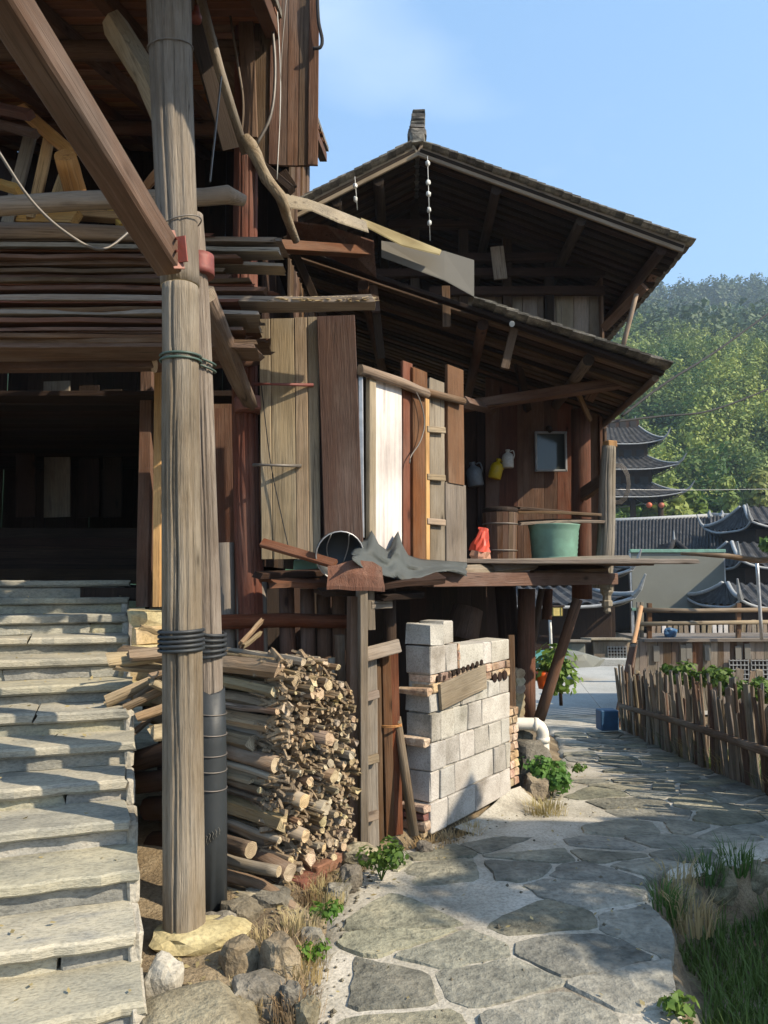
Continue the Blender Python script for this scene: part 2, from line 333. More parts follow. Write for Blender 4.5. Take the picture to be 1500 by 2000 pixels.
m_blue = plain('blue_plastic', (.03, .1, .2), .5)
m_orange = plain('orange_plastic', (.62, .09, .02), .4)
m_panel = plain('grey_board', (.17, .16, .135), .8, sc=2, dirt=.2)
m_lamp = plain('lamp_glass', (.45, .36, .08), .4)
m_lant = plain('red_lantern', (.5, .1, .04), .6)
m_glass = plain('mirror_glass', (.05, .055, .05), .08, dirt=.2, bs=.02)
m_leaf = leaf('bright_leaf', (.05, .12, .02), (.15, .24, .045), .35, 9)
m_dleaf = leaf('dark_leaf', (.03, .07, .015), (.06, .12, .025))
m_grass = leaf('grass_blade', (.045, .1, .02), (.1, .16, .035), .3)
m_dry = leaf('dry_grass', (.28, .2, .09), (.46, .36, .19), .3, 3)
m_bamboo = leaf('bamboo_leaf', (.05, .11, .018), (.28, .34, .05), .2, .1, 0)
m_conif = leaf('conifer_leaf', (.025, .06, .022), (.07, .12, .035), .2, .05, 0)
m_shrub = leaf('shrub_leaf', (.1, .16, .03), (.26, .31, .07), .35, .3)
# ------------------------------------------------------------------ ground, path, plaza, hill
PZ = [(0, 0), (4.3, 0), (6.6, -.15), (8.5, -.33), (10.5, -.47), (13, -.6), (9999, -.6)]
XL = [(0, -.5), (2.4, -.36), (2.9, -.3), (3.6, -.25), (4.2, -.2), (4.7, .0), (5.0, .36), (5.6, .85), (6.1, 1.2), (6.7, 1.5), (8, 1.85), (10, 2.25), (12, 2.4)]
XR = [(0, .7), (2.4, 1.02), (2.9, 1.13), (3.25, 1.2), (3.6, 1.31), (3.9, 1.38), (4.2, 1.42)]
def pz(y): return lerp(PZ, y)
def ditch(x, y):
    e = .035 * nz(x, y, 4, 6)
    return min(x - lerp(XR, y) + e, 4.25 + (x - 1.42) * .55 - y + e)
def gz(x, y):
    z = pz(y) - .03
    if y < 14:
        l = lerp(XL, y) - x
        if l > 0: z += .1 * sm(0, .3, l) + .10 * sm(.3, 1.2, l) * sm(3, 5, y) + .03 * nz(x, y, 0, 5) * sm(0, .1, l)
        d = ditch(x, y)
        if d > 0: z -= .3 * sm(0, .08, d) + .25 * sm(.1, .8, d) - .06 * nz(x, y, 2, 3) * sm(0, .2, d) - .42 * sm(.5, 1.8, d)
        if x > 3.1 and y > 5: z += .03 * nz(x, y, 1, 4)
    else: z += -.05
    return z
def axis(*segs):
    out = []
    for a, b, n in segs: out += [a + (b - a) * i / n for i in range(n)]
    return out + [segs[-1][1]]
xs = axis((-3000, -300, 3), (-300, -20, 6), (-20, -3, 8), (-3, -.9, 14), (-.9, 3.2, 82), (3.2, 7, 20), (7, 30, 10), (30, 300, 6), (300, 3000, 3))
ys = axis((-300, -10, 4), (-10, 1.2, 6), (1.2, 7, 105), (7, 14, 40), (14, 15, 2), (15, 80, 10), (80, 600, 6), (600, 4000, 4))
V = [(x, y, gz(x, y)) for y in ys for x in xs]; nx = len(xs)
F = [(j * nx + i, j * nx + i + 1, (j + 1) * nx + i + 1, (j + 1) * nx + i) for j in range(len(ys) - 1) for i in range(nx - 1)]
ground = npmesh('ground', V, F, m_earth, smooth=True); ground['kind'] = 'structure'
# the path: a mortar bed with flagstones let into it
def redge(y):
    return lerp([(0, .7), (2.9, 1.11), (3.25, 1.18), (3.6, 1.29), (4.2, 1.4), (4.3, 1.5), (4.85, 2.5), (5.3, 3.6), (6.2, 3.25), (10.8, 3.35), (13, 3.5)], y) + .03 * nz(y, 3, 0, 5)
def mz(x, y): return pz(y) + .006 + .012 * nz(x, y, 9, 2.2)
py_ = [1.0 + .1 * i for i in range(121)]; V = []; F = []; nc = 24
for y in py_:
    a, b = lerp(XL, y) - .06 + .05 * nz(y, 0, 0, 4), redge(y)
    for i in range(nc + 1): V.append((a + (b - a) * i / nc, y, mz(a + (b - a) * i / nc, y) - (.05 if i in (0, nc) else 0)))
F = [(j * (nc + 1) + i, j * (nc + 1) + i + 1, (j + 1) * (nc + 1) + i + 1, (j + 1) * (nc + 1) + i) for j in range(len(py_) - 1) for i in range(nc)]
path = npmesh('path', V, F, m_mortar, smooth=True); path['kind'] = 'structure'
seeds = []; y = 2.1; row = 0
while y < 10.6:
    h = (.29 if y < 5 else .33) * R.uniform(.85, 1.15); x = lerp(XL, y) - .3 + R.uniform(0, .3)
    while x < redge(y) + .5:
        wdt = R.choice((.26, .42, .55, .7)) * R.uniform(.85, 1.1); seeds.append((x + R.uniform(-.13, .13), y + R.uniform(-.12, .12))); x += wdt
    y += h; row += 1
def clip(poly, a, b, c):
    out = []
    for i in range(len(poly)):
        p, q = poly[i], poly[(i + 1) % len(poly)]; dp = a * p[0] + b * p[1] - c; dq = a * q[0] + b * q[1] - c
        if dp <= 0: out.append(p)
        if dp * dq < 0: k = dp / (dp - dq); out.append((p[0] + (q[0] - p[0]) * k, p[1] + (q[1] - p[1]) * k))
    return out
AN = 1.25
nst = 0
for i, (sx, sy) in enumerate(seeds):
    if R.random() < .06 or nst > 295: continue
    if 4.95 < sy < 6.1 and sx < lerp(XL, sy) + .55: continue
    if sy > 4.6 and sy < 5.6 and sx > 0.4 and sx < 1.1 and R.random() < .5: continue
    poly = [(sx - .6, sy - .4), (sx + .6, sy - .4), (sx + .6, sy + .4), (sx - .6, sy + .4)]
    for j, (qx, qy) in enumerate(seeds):
        if i == j or abs(qx - sx) > 1.3 or abs(qy - sy) > .9: continue
        ax, ay = (qx - sx), (qy - sy) * AN * AN; l = math.hypot(qx - sx, qy - sy)
        mxp, myp = (sx + qx) / 2, (sy + qy) / 2; nl = math.hypot(ax, ay); ax /= nl; ay /= nl
        poly = clip(poly, ax, ay, ax * mxp + ay * myp - R.choice((.003, .006, .012, .03)))
        if len(poly) < 3: break
    if len(poly) < 3: continue
    cx = sum(p[0] for p in poly) / len(poly); cy = sum(p[1] for p in poly) / len(poly)
    if cx < lerp(XL, cy) + .02 or cx > redge(cy) - .02: continue
    poly = [(min(max(p[0], lerp(XL, p[1]) - .01), redge(p[1]) - .004 + R.uniform(-.02, .02)), p[1]) for p in poly]
    q = []
    for k in range(len(poly)):
        a, b = poly[k], poly[(k + 1) % len(poly)]
        q += [(a[0] * .9 + b[0] * .1, a[1] * .9 + b[1] * .1), (a[0] * .1 + b[0] * .9, a[1] * .1 + b[1] * .9)]
    poly = []
    for k in range(len(q)):                                    # broken, chipped outline
        a, b = q[k], q[(k + 1) % len(q)]; l = math.hypot(b[0] - a[0], b[1] - a[1]); m_ = max(1, int(l / .045))
        for t in range(m_):
            x, y = a[0] + (b[0] - a[0]) * t / m_, a[1] + (b[1] - a[1]) * t / m_
            poly.append((x + .022 * nz(x, y, i, 6) + .012 * nz(x, y, 8 + i, 24), y + .018 * nz(x, y, 5 + i, 6) + .01 * nz(x, y, 2 + i, 24)))
    if len(poly) < 5: continue
    V = []; F = []; n = len(poly); h = R.uniform(.004, .014); tx, ty = R.uniform(-.02, .02), R.uniform(-.02, .02)
    for k, (f, dz) in enumerate(((1.0, -.16 if cx > redge(cy) - .35 else -.05), (1.0, -.012), (.975, 0.0))):
        for (x, y) in poly:
            jj = 1
            x2, y2 = (x - cx) * f * jj, (y - cy) * f * jj
            V.append((x2, y2, mz(x, y) - mz(cx, cy) + h + dz + x2 * tx + y2 * ty + (.006 * nz(x, y, i, 7) if k == 2 else 0)))
    V.append((0, 0, h + .004))
    for k in range(n):
        l = (k + 1) % n; F += [(k, l, n + l, n + k), (n + k, n + l, 2 * n + l, 2 * n + k), (2 * n + k, 2 * n + l, 3 * n)]
    mesh('flagstone', V, F, m_flag, path, Matrix.Translation((cx, cy, mz(cx, cy)))); nst += 1
# plaza beyond the path
V = [(1.2, 10.9, -.57), (3.9, 10.9, -.57), (4.2, 19.5, -.57), (1.2, 19.5, -.57)]
V = [(x, y, -.572 + .004 * nz(x, y)) for y in axis((12.6, 19.5, 12)) for x in axis((2.0, 9, 14))]
F = [(j * 15 + i, j * 15 + i + 1, (j + 1) * 15 + i + 1, (j + 1) * 15 + i) for j in range(12) for i in range(14)]
npmesh('plaza', V, F, m_conc, smooth=True)['kind'] = 'structure'
k = box('kerb', (5.5, 19.75, -.52), (9, .3, .24), m_conc, bev=.02); k['kind'] = 'structure'
# hill behind the village
def hz(x, y):
    s = y - 70; base = 4 + .40 * max(0, s) * (1 + .10 * sm(100, 400, s)) if s > 0 else 4 - .1 * (70 - y)
    k = x / max(y, 1); sky = .298 + .2 * (min(max(k, .1), .7) - .34)           # skyline tangent grows to the right
    z = base + 7 * nz(x, y, 0, .02) + 16 * nz(x, y, 5, .006)
    top = 1.6 + y * sky
    lim = 480 * (sky + .015 * nz(x, 0, 0, .02)); z = min(z, lim + (z - lim) * .05)
    return z * sm(55, 100, y)
hx = axis((-900, 0, 12), (0, 300, 30), (300, 1400, 20)); hy = axis((60, 560, 50), (560, 1500, 8))
V = [(x, y, hz(x, y)) for y in hy for x in hx]; n = len(hx)
F = [(j * n + i, j * n + i + 1, (j + 1) * n + i + 1, (j + 1) * n + i) for j in range(len(hy) - 1) for i in range(n - 1)]
npmesh('hill', V, F, m_dleaf, smooth=True)['kind'] = 'structure'
def leafquads(rng, C, nrm, size, asp=1.7):
    """one leaf-shaped quad at each centre"""
    n = len(C); t = rng.normal(size=(n, 3)); t -= nrm * (t * nrm).sum(1, keepdims=True); t /= np.linalg.norm(t, axis=1, keepdims=True) + 1e-9
    b = np.cross(nrm, t); s = (size * rng.uniform(.6, 1.3, n))[:, None] if np.isscalar(size) else (size * rng.uniform(.7, 1.3, n))[:, None]
    V = np.stack([C - t * s * asp * .5, C + b * s * .5 - t * s * .1, C + t * s * asp * .5, C - b * s * .5 - t * s * .1], 1).reshape(-1, 3)
    return V, np.arange(4 * n).reshape(-1, 4)
def crown(rng, n, clumps, rad, size, up=.4):
    """leaf quads gathered in clumps: clumps = list of (centre, radius)"""
    C = []; Nn = []; tot = sum(r ** 2 for _, r in clumps)
    for c, r in clumps:
        k = max(6, int(n * r * r / tot)); d = rng.normal(size=(k, 3)); d /= np.linalg.norm(d, axis=1, keepdims=True)
        C.append(np.array(c) + d * r * (rng.uniform(.35, 1, (k, 1)) ** .5) * np.array(rad)); q = d + rng.normal(size=(k, 3)) * .32 + np.array((0, 0, up * .5)); Nn.append(q / np.linalg.norm(q, axis=1, keepdims=True))
    return leafquads(rng, np.concatenate(C), np.concatenate(Nn), size)
rng = np.random.default_rng(3)
def forest(name, zone, n, q, h, wd, size, mat, conif=False):
    VV = []; QQ = []; o = 0; cnt = 0; d0, d1 = zone
    while cnt < n:
        d = math.sqrt(R.uniform(d0 ** 2, d1 ** 2)); k = R.uniform(.14, .66); x = d * k; z = hz(x, d)
        hh = h * R.uniform(.7, 1.25); ww = wd * R.uniform(.7, 1.25)
        if conif and R.random() < .55: cl = [((0, 0, hh * (.25 + .16 * i)), ww * (.52 - .1 * i)) for i in range(5)]
        else:
            tip = rng.normal(size=2) * .25 * ww
            cl = [((rng.normal() * ww * .22 + tip[0] * t, rng.normal() * ww * .22 + tip[1] * t, hh * (.3 + .62 * t)), ww * (.52 - .28 * t) * R.uniform(.75, 1.2)) for t in (0, .25, .5, .8, 1)]
        v, f = crown(rng, q, cl, (1, 1, 1.1), size, .5); v += np.array((x, d, z - .4)); VV.append(v); QQ.append(f + o); o += len(v); cnt += 1
    f = npmesh(name, np.concatenate(VV), np.concatenate(QQ), mat); f['kind'] = 'stuff'; return f
tag(forest('bamboo_grove', (78, 190), 600, 820, 7.5, 5.2, .31, m_bamboo), 'yellow green bamboo grove covering the lower hillside', 'bamboo')
tag(forest('broadleaf_trees', (76, 230), 240, 380, 7, 6, .34, m_dleaf), 'dark green broadleaf trees scattered among the bamboo', 'trees')
tag(forest('hill_forest', (168, 520), 1700, 130, 11, 8.5, .95, m_conif, True), 'dark conifer wood covering the upper hill to its skyline', 'forest')
# ------------------------------------------------------------------ stone steps
U = Vector((-.34, .94, 0)).normalized(); Vx = Vector((U.y, -U.x, 0))
E0 = Vector((-.81, 2.7, .19)); RUN, RISE = .287, .1155
def stair(n, across, up=0): return E0 + U * (RUN * n) + Vx * across + Vector((0, 0, RISE * n + up))
stairs = thing('stone_steps', stair(-2, -.8, 0), 'flight of pale slate slab steps climbing to the dark doorway', 'steps')
RZ = math.atan2(Vx.y, Vx.x)
for n in range(-3, 13):
    tread_t = R.uniform(.045, .06); cuts = [-2.6, R.uniform(-1.9, -1.4)]
    if n % 3 == 0: cuts.append(R.uniform(-.8, -.45))
    cuts.append(R.uniform(-.03, .035)); top = RISE * n + R.uniform(-.008, .008)
    for a, b in zip(cuts, cuts[1:]):
        c = E0 + U * (RUN * n + RUN * .5 + .03 + R.uniform(-.012, .012)) + Vx * ((a + b) / 2) + Vector((0, 0, top - tread_t / 2 + R.uniform(-.006, .006)))
        plank('tread_slab', c - Vx * ((b - a) / 2 - .003), c + Vx * ((b - a) / 2 - .003) + Vector((0, 0, R.uniform(-.006, .006))), RUN + .09, tread_t, m_tread, stairs, (R.uniform(-.015, .015), R.uniform(-.02, .02), 1), seg=max(4, int((b - a) / .07)), jit=.08, rag=.014, ch=R.uniform(.008, .014))
    cuts = [-2.6, R.uniform(-1.3, -1.0), R.uniform(-.05, 0)] if R.random() < .6 else [-2.6, R.uniform(-1.5, -.4), R.uniform(-.3, -.2), -.02]
    for a, b in zip(cuts, cuts[1:]):
        h = RISE - tread_t + .02
        c = E0 + U * (RUN * n + .09 + R.uniform(-.012, .012)) + Vx * ((a + b) / 2) + Vector((0, 0, top - tread_t - h / 2 + .004))
        plank('riser_stone', c - Vx * ((b - a) / 2 - .004), c + Vx * ((b - a) / 2 - .004), h, .12, m_slate, stairs, -U, seg=max(3, int((b - a) / .1)), jit=.09, rag=.01, ch=.012)
V = []; F = []
for side in (-2.58, -.05):
    for (n, z) in ((-3, -.6), (-3, -.5), (12.5, RISE * 12.5 - .12), (12.5, -1.2)):
        p = E0 + U * (RUN * n + .1) + Vx * side; V.append(p + Vector((0, 0, z - .05 if z < 0 else z - .02)))
V = [v - stair(-2, -.8, 0) for v in V]
F = [(0, 1, 2, 3), (7, 6, 5, 4), (1, 5, 6, 2), (0, 4, 5, 1), (2, 6, 7, 3), (0, 3, 7, 4)]
mesh('stair_core', V, F, m_rock, stairs, Matrix.Translation(stair(-2, -.8, 0)))
for n in range(-1, 12):                                        # whitewashed mortar edge on the open side
    box('mortar_edge', stair(n + .5, -.012, -.13) , (.05, RUN * 1.0, .13), m_mortar, stairs, RZ, .012, .006)
# side stones right of the upper steps
for (px, py, d, w_, h_) in ((285, 1205, 5.2, .22, .1), (290, 1240, 5.15, .2, .13), (282, 1275, 5.1, .25, .1), (270, 1310, 5.0, .25, .12), (292, 1350, 4.9, .3, .14)):
    tag(box('retaining_stone', P(px, py, d), (w_, .24, h_), m_ochre, None, RZ, .015, .012), 'pale squared stone laid between the upper steps and the pole', 'stone', 'stones beside the upper steps')
# ------------------------------------------------------------------ the two poles at the steps
pole = thing('timber_pole', P(360, 1850, 3.4), 'thick weathered grey pole standing on an ochre stone beside the steps', 'pole')
oldpole('shaft', [P(360, 1852, 3.4), P(357, 1400, 3.41), P(353, 900, 3.42), P(352, 560, 3.43)], [.088, .086, .083, .08], (m_pole, m_end), pole)
oldpole('shaft', [P(352, 560, 3.56), P(338, 250, 3.57), P(330, 0, 3.58), P(326, -110, 3.58)], [.09, .1, .108, .11], (m_pole, m_end), pole)
pole2 = thing('timber_pole', P(408, 1795, 3.72), 'slimmer grey pole with its foot wrapped in black rubber', 'pole')
oldpole('shaft', [P(408, 1795, 3.72), P(405, 1300, 3.7), P(393, 900, 3.69), P(383, 600, 3.69), P(372, 420, 3.69)], [.07, .07, .068, .066, .06], (m_pole, m_end), pole2, 3)
wr = log('rubber_wrap', [P(409, 1798, 3.715), P(409, 1600, 3.71), P(408, 1450, 3.705), P(406, 1345, 3.7)], [.079, .081, .08, .079], m_rubber, pole2, 24, .025, rag=.02)
def ring(name, c, r, mat, th, parent=None, turns=1, pitch=.0, tilt=(0, 0)):
    pts = []; n = 28 * turns
    for i in range(n + 1):
        a = i / 28 * 2 * math.pi; x, y = math.cos(a) * r[0], math.sin(a) * r[1]; pts.append(Vector(c) + Vector((x, y, pitch * i / 28 + x * tilt[0] + y * tilt[1])))
    return tube(name, pts, th, mat, parent, 6)
for py in (1390, 1430, 1470, 1500, 1535): ring('wire_tie', P(408, py, 3.705), (.083, .083), m_wire, .003, wr, 1, .0, (R.uniform(-.12, -.02), .03))
for q in range(5):                                             # worn pale lettering left on the rubber
    px, py = 401 + q * 6.2, 1652 - q * 4; tube('worn_print', [P(px, py, 3.626), P(px + 1, py - 20, 3.626), P(px + 4, py - 18 + q, 3.626), P(px + 1.5, py - 10, 3.626), P(px + 4, py - 2 - q, 3.626)], .0013, m_panel, wr, 4)
b1 = thing('rubber_rope', P(385, 1270, 3.5), 'coils of dark rubber rope lashing the two poles together', 'rope')
for i in range(5):
    a = P(354, 1232 + i * 9, 3.41); ring('coil', a, (.094, .094), m_rubber, .0085, b1, 1, 0, (.04, .02))
    a = P(406, 1236 + i * 11, 3.7); ring('coil', a, (.082, .08), m_rubber, .0085, b1, 1, 0, (-.12 + i * .05, .05))
b2 = thing('green_wire_lashing', P(370, 705, 3.5), 'thin green wire wound round both poles under the loft', 'wire')
for i in range(2):
    ring('turn', P(353, 697 + i * 9, 3.43), (.09, .09), m_gwire, .006, b2, 1, 0, (.02, .03)); ring('turn', P(390, 704 + i * 13, 3.69), (.076, .076), m_gwire, .006, b2, 1, 0, (-.3, .05))
tag(rock('base_stone', Vector((-.78, 3.4, gz(-.78, 3.4) + .03)), (.4, .26, .1), m_ochre, None, .12, .2), 'flat ochre stone under the foot of the thick pole', 'stone')
ring('wire_tie', P(333, 95, 3.575), (.108, .108), m_wire, .0035, pole, 1, 0, (.1, .25)); ring('wire_tie', P(352, 440, 3.56), (.098, .098), m_wire, .0035, pole, 1, 0, (.35, .1))
# square brace with its red bracket
br = thing('roof_brace', P(335, 520, 3.4), 'long square timber brace running down to the red bracket on the pole', 'beam')
plank('beam', P(-40, -80, 2.25), P(333, 515, 3.42), .135, .125, m_brace, br, n=(.75, -.6, .2), seg=5, jit=.025, ch=.011)
bk = thing('metal_bracket', P(350, 500, 3.4), 'red oxide steel bracket bolted where the brace meets the pole', 'bracket')
plank('plate', P(330, 450, 3.36), P(350, 525, 3.36), .055, .008, m_redm, bk, n=(.6, -.8, 0), seg=1, jit=0)
plank('plate', P(352, 462, 3.36), P(357, 512, 3.36), .05, .008, m_redm, bk, n=(-.1, -1, 0), seg=1, jit=0)
log('collar', [P(388, 500, 3.69), P(389, 540, 3.69)], .075, m_redm, bk, 16, 0)
for py in (466, 490): log('bolt', [P(341, py, 3.37), P(347, py, 3.3)], .006, m_redm, bk, 6, 0)
for (k, mt) in ((0, m_wire),): tag(tube('slack_cable', curve([P(-10, 285, 3.0), P(60, 390, 3.1), P(130, 455, 3.2), P(200, 487, 3.3), P(262, 445, 3.4)], 20), .0065, mt), 'slack grey cable drooping across the log rail of the loft', 'cable')
# ------------------------------------------------------------------ left stilt house
lh = thing('stilt_house', (-2, 6.5, 0), 'old stilt house with dark doorway and open loft above the steps', 'house')
def LH(nm, a, b, w_, t_, mat, n=(0, -1, 0), **k): return plank(nm, a, b, w_, t_, mat, lh, n, **k)
LH('door_jamb', P(290, 690, 5.6), P(281, 1185, 5.6), .085, .1, m_brown); LH('door_jamb', P(313, 520, 5.0), P(308, 1185, 5.0), .05, .07, m_fresh)
LH('door_jamb', P(330, 700, 5.2), P(330, 1200, 5.2), .09, .04, m_brown)
oldpole('post', [P(481, -60, 5.05), P(480, 380, 5.03), P(478, 700, 5.01), P(482, 1000, 5), P(492, 1220, 5), P(492, 1560, 5)], [.08, .08, .085, .085, .088, .09], (m_red, m_end), lh, 3)
# room behind the doorway
fz = stair(12, 0).z - .03
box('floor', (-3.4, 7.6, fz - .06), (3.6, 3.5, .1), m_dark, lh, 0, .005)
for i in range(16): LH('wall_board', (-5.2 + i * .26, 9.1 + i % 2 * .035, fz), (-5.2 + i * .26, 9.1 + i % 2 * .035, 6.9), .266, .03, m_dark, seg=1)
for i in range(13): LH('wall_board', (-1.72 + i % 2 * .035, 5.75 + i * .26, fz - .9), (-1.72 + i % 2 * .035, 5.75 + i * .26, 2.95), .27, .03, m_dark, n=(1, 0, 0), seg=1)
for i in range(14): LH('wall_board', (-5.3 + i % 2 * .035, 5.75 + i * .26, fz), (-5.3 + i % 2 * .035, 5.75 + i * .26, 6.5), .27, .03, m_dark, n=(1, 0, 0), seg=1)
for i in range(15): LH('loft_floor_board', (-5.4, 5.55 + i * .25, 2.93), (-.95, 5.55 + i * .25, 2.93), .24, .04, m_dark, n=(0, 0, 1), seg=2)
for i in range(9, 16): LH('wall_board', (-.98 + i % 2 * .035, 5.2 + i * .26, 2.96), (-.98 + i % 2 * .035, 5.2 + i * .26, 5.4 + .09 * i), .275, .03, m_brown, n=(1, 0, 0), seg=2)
for i, (px, w_) in enumerate(((340, .12), (372, .16), (420, .2), (442, .16))): LH('wall_board', P(px, 790, 5.3), P(px, 1250, 5.3), w_, .03, m_red, seg=3)
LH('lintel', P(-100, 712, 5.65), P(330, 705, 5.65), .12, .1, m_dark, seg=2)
for i, (px, w_, mt, d) in enumerate(((112, .28, m_grey, 8.2), (175, .22, m_dark, 8.3), (220, .2, m_dark, 8.2), (50, .2, m_dark, 8.0))):
    tag(plank('stored_board', P(px, 1010, d), P(px, 745 + i * 8, d), w_, .03, mt, None), ('grey board', 'dark board', 'narrow dark board', 'dark wide board')[i] + ' leaning in the gloom behind the doorway', 'board')
for i in range(5):
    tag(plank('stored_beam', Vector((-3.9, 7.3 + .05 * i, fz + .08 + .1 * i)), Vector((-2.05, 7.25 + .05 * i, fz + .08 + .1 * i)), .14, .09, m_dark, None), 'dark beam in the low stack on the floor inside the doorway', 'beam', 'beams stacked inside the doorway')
# its roof: rafters up the slope, battens across, tiles above
def rz_(y): return 4.72 + .36 * (y - 3.05)
for i in range(9):
    x = -4.6 + i * .48
    LH('rafter', (x, 3.05, rz_(3.05) - .07), (x, 9.2, rz_(9.2) - .07), .09, .1, m_brown if i % 2 else m_red, n=(0, -.3, 1), seg=3)
for i in range(7): LH('rafter', (-.28 + i * .24, 3.05, rz_(3.05) - .06), (-.28 + i * .24, 3.85, rz_(3.85) - .06), .07, .08, m_brown, n=(0, -.3, 1), seg=1)  # rafters of an unseen roof strip, added to shade the plank stack
for i in range(44):
    y = 3.12 + i * .138; x1 = 1.12 if y < 3.86 else -.72  # front battens run on out of view, for the added shading strip
    LH('batten', (-4.8, y, rz_(y)), (x1 + R.uniform(-.04, .04), y, rz_(y)), .12, .02, m_batten, n=(0, -.35, 1), seg=2)
for y, x in ((5.0, -1.15), (7.2, -1.0)): log('purlin', [(-5, y, rz_(y) - .19), (x + .3, y, rz_(y) - .19)], .07, (m_brown, m_brown), lh, 10)
V = []; F = []
for (xa, xb, ya, yb) in ((-4.9, 1.15, 3.0, 3.88), (-4.9, -.7, 3.88, 9.3)):  # first piece extends unseen to the right to shade the stack
    o = len(V); V += [(xa, ya, rz_(ya) + .03), (xb, ya, rz_(ya) + .03), (xb, yb, rz_(yb) + .03), (xa, yb, rz_(yb) + .03)]; V += [(x, y, z + .05) for x, y, z in V[o:o + 4]]
    F += [(o, o + 3, o + 2, o + 1), (o + 4, o + 5, o + 6, o + 7), (o, o + 1, o + 5, o + 4), (o + 1, o + 2, o + 6, o + 5), (o + 2, o + 3, o + 7, o + 6), (o + 3, o, o + 4, o + 7)]
mesh('roof_tiles', [Vector(v) - Vector((-2, 6.5, 0)) for v in V], F, m_tile, lh, Matrix.Translation((-2, 6.5, 0)))
# hanging boards of the gable
xsb = [497, 528, 545, 563, 585, 604, 620]
for a, b in zip(xsb, xsb[1:]):
    p = P((a + b) / 2, -120, 4.95); q = P((a + b) / 2, 323 + R.uniform(-1, 1), 4.95); q.x = p.x + .0
    x = (P((a + b) / 2, 200, 4.95)).x; p.x = q.x = x
    p.y += .012 * (a % 2); q.y += .012 * (a % 2); LH('gable_board', p, q, (b - a) / 1500 * 5.25 + .012, .022, m_brown, n=(.05, -1, 0), seg=2, jit=.01)
LH('gable_rail', P(498, 312, 5.0), P(570, 372, 4.9), .05, .06, m_dark)
LH('slope_board', P(545, 340, 5.2), P(566, 372, 5.2), .12, .03, m_dark)
# loose timbers of the loft front
def L1(nm, lab, cat, pts, r, mats, **k): return tag(log(nm, pts, r, mats, None, **k), lab, cat)
L1('log_rail', 'peeled pale log lying across the loft front behind the brace', 'log', [P(-80, 408, 4.0), P(150, 392, 4.0), P(300, 388, 4.0), P(400, 385, 4.0), P(445, 380, 4.0), P(478, 392, 4.05)], [.052, .05, .046, .046, .05, .03], (m_board, m_end), sides=14, irr=.08)
L1('log_rail', 'grey peeled log lying on top of the plank stack', 'log', [P(-80, 452, 4.22), P(120, 452, 4.22), P(300, 460, 4.22), P(330, 462, 4.22)], [.05, .045, .042, .03], (m_board, m_end), sides=12)
L1('tied_timber', 'short timber with slanted cut end wired behind the pole', 'timber', [P(222, 48, 4.0), P(285, 150, 3.85), P(345, 300, 3.8)], [.075, .07, .06], (m_board, m_end), sides=7, irr=.15, rag=.03)
L1('roof_pole', 'long slim pole slanting from the roof behind the pole', 'pole', [P(388, -20, 4.25), P(430, 140, 4.4), P(480, 300, 4.7)], [.03, .03, .028], (m_grey, m_end), sides=8)
tag(plank('roof_board', P(380, 20, 4.35), P(455, 290, 4.75), .16, .025, m_dark, None, n=(.5, -1, 0)), 'dark flat board slanting beside the slim roof pole', 'board')
tag(plank('wall_strip', P(478, -40, 4.93), P(489, 270, 4.93), .1, .03, m_red, None), 'orange brown strip nailed up the front of the red post', 'board')
L1('crooked_branch', 'crooked grey branch propped between red post and low roof', 'branch', curve([P(478, 268, 4.6), P(500, 305, 4.6), P(520, 350, 4.65), P(548, 385, 4.7), P(560, 425, 4.85), P(578, 470, 5.1)], 10), [.03, .045, .04, .034, .036, .033, .036, .033, .03, .027, .025], (m_bark, m_end), sides=8, irr=.15)
L1('bark_strut', 'rough bark covered strut slanting from the poles to the red post', 'strut', [P(402, 575, 3.85), P(440, 675, 4.25), P(468, 745, 4.6), P(490, 790, 4.86)], [.06, .066, .06, .05], (m_bark, m_end), sides=9, irr=.16)
log('clamp', [P(487, 778, 4.92), P(488, 805, 4.92)], .098, m_redm, lh, 16, 0)
L1('wired_stick', 'thin stick tied upright beside the red post', 'stick', [P(432, 150, 4.2), P(410, 355, 4.0)], [.006, .006], m_wire, sides=5)
for i, (a, b, wd, mt, lab) in enumerate((
    ((40, 212), (140, 300), .07, m_fresh, 'pale yellow plank end poking out over the loft lumber'), ((62, 255), (15, 440), .07, m_board, 'weathered plank propped below the yellow plank end'),
    ((95, 275), (62, 430), .06, m_fresh, 'fresh plank propped beside the orange log end'), ((128, 345), (100, 430), .08, m_fresh, 'short fresh offcut leaning at the foot of the orange log'),
    ((-20, 208), (60, 225), .06, m_red, 'red brown plank lying high at the back of the loft'), ((-10, 240), (70, 262), .04, m_brown, 'thin brown lath under the red brown plank'),
    ((40, 425), (150, 428), .1, m_fresh, 'wide fresh offcut lying on the grey log'), ((155, 420), (245, 425), .06, m_fresh, 'bundle of fresh laths lying on the grey log'),
    ((215, 410), (240, 445), .035, m_fresh, 'small fresh stick standing on the grey log'), ((285, 365), (310, 335), .05, m_fresh, 'bright wedge offcut behind the brace'),
    ((0, 360), (40, 372), .05, m_fresh, 'split billet at the edge of the loft lumber'))):
    tag(plank('loft_offcut', P(*a, 4.75 - i * .03), P(*b, 4.55 - i * .03), wd, .05, mt, None, n=(.3, -1, .2)), lab, 'plank')
L1('orange_log', 'short orange log with a bright cut end leaning in the loft', 'log', [P(126, 302, 4.35), P(150, 390, 4.6)], [.065, .07], (m_fresh, m_fresh), sides=14, irr=.1)
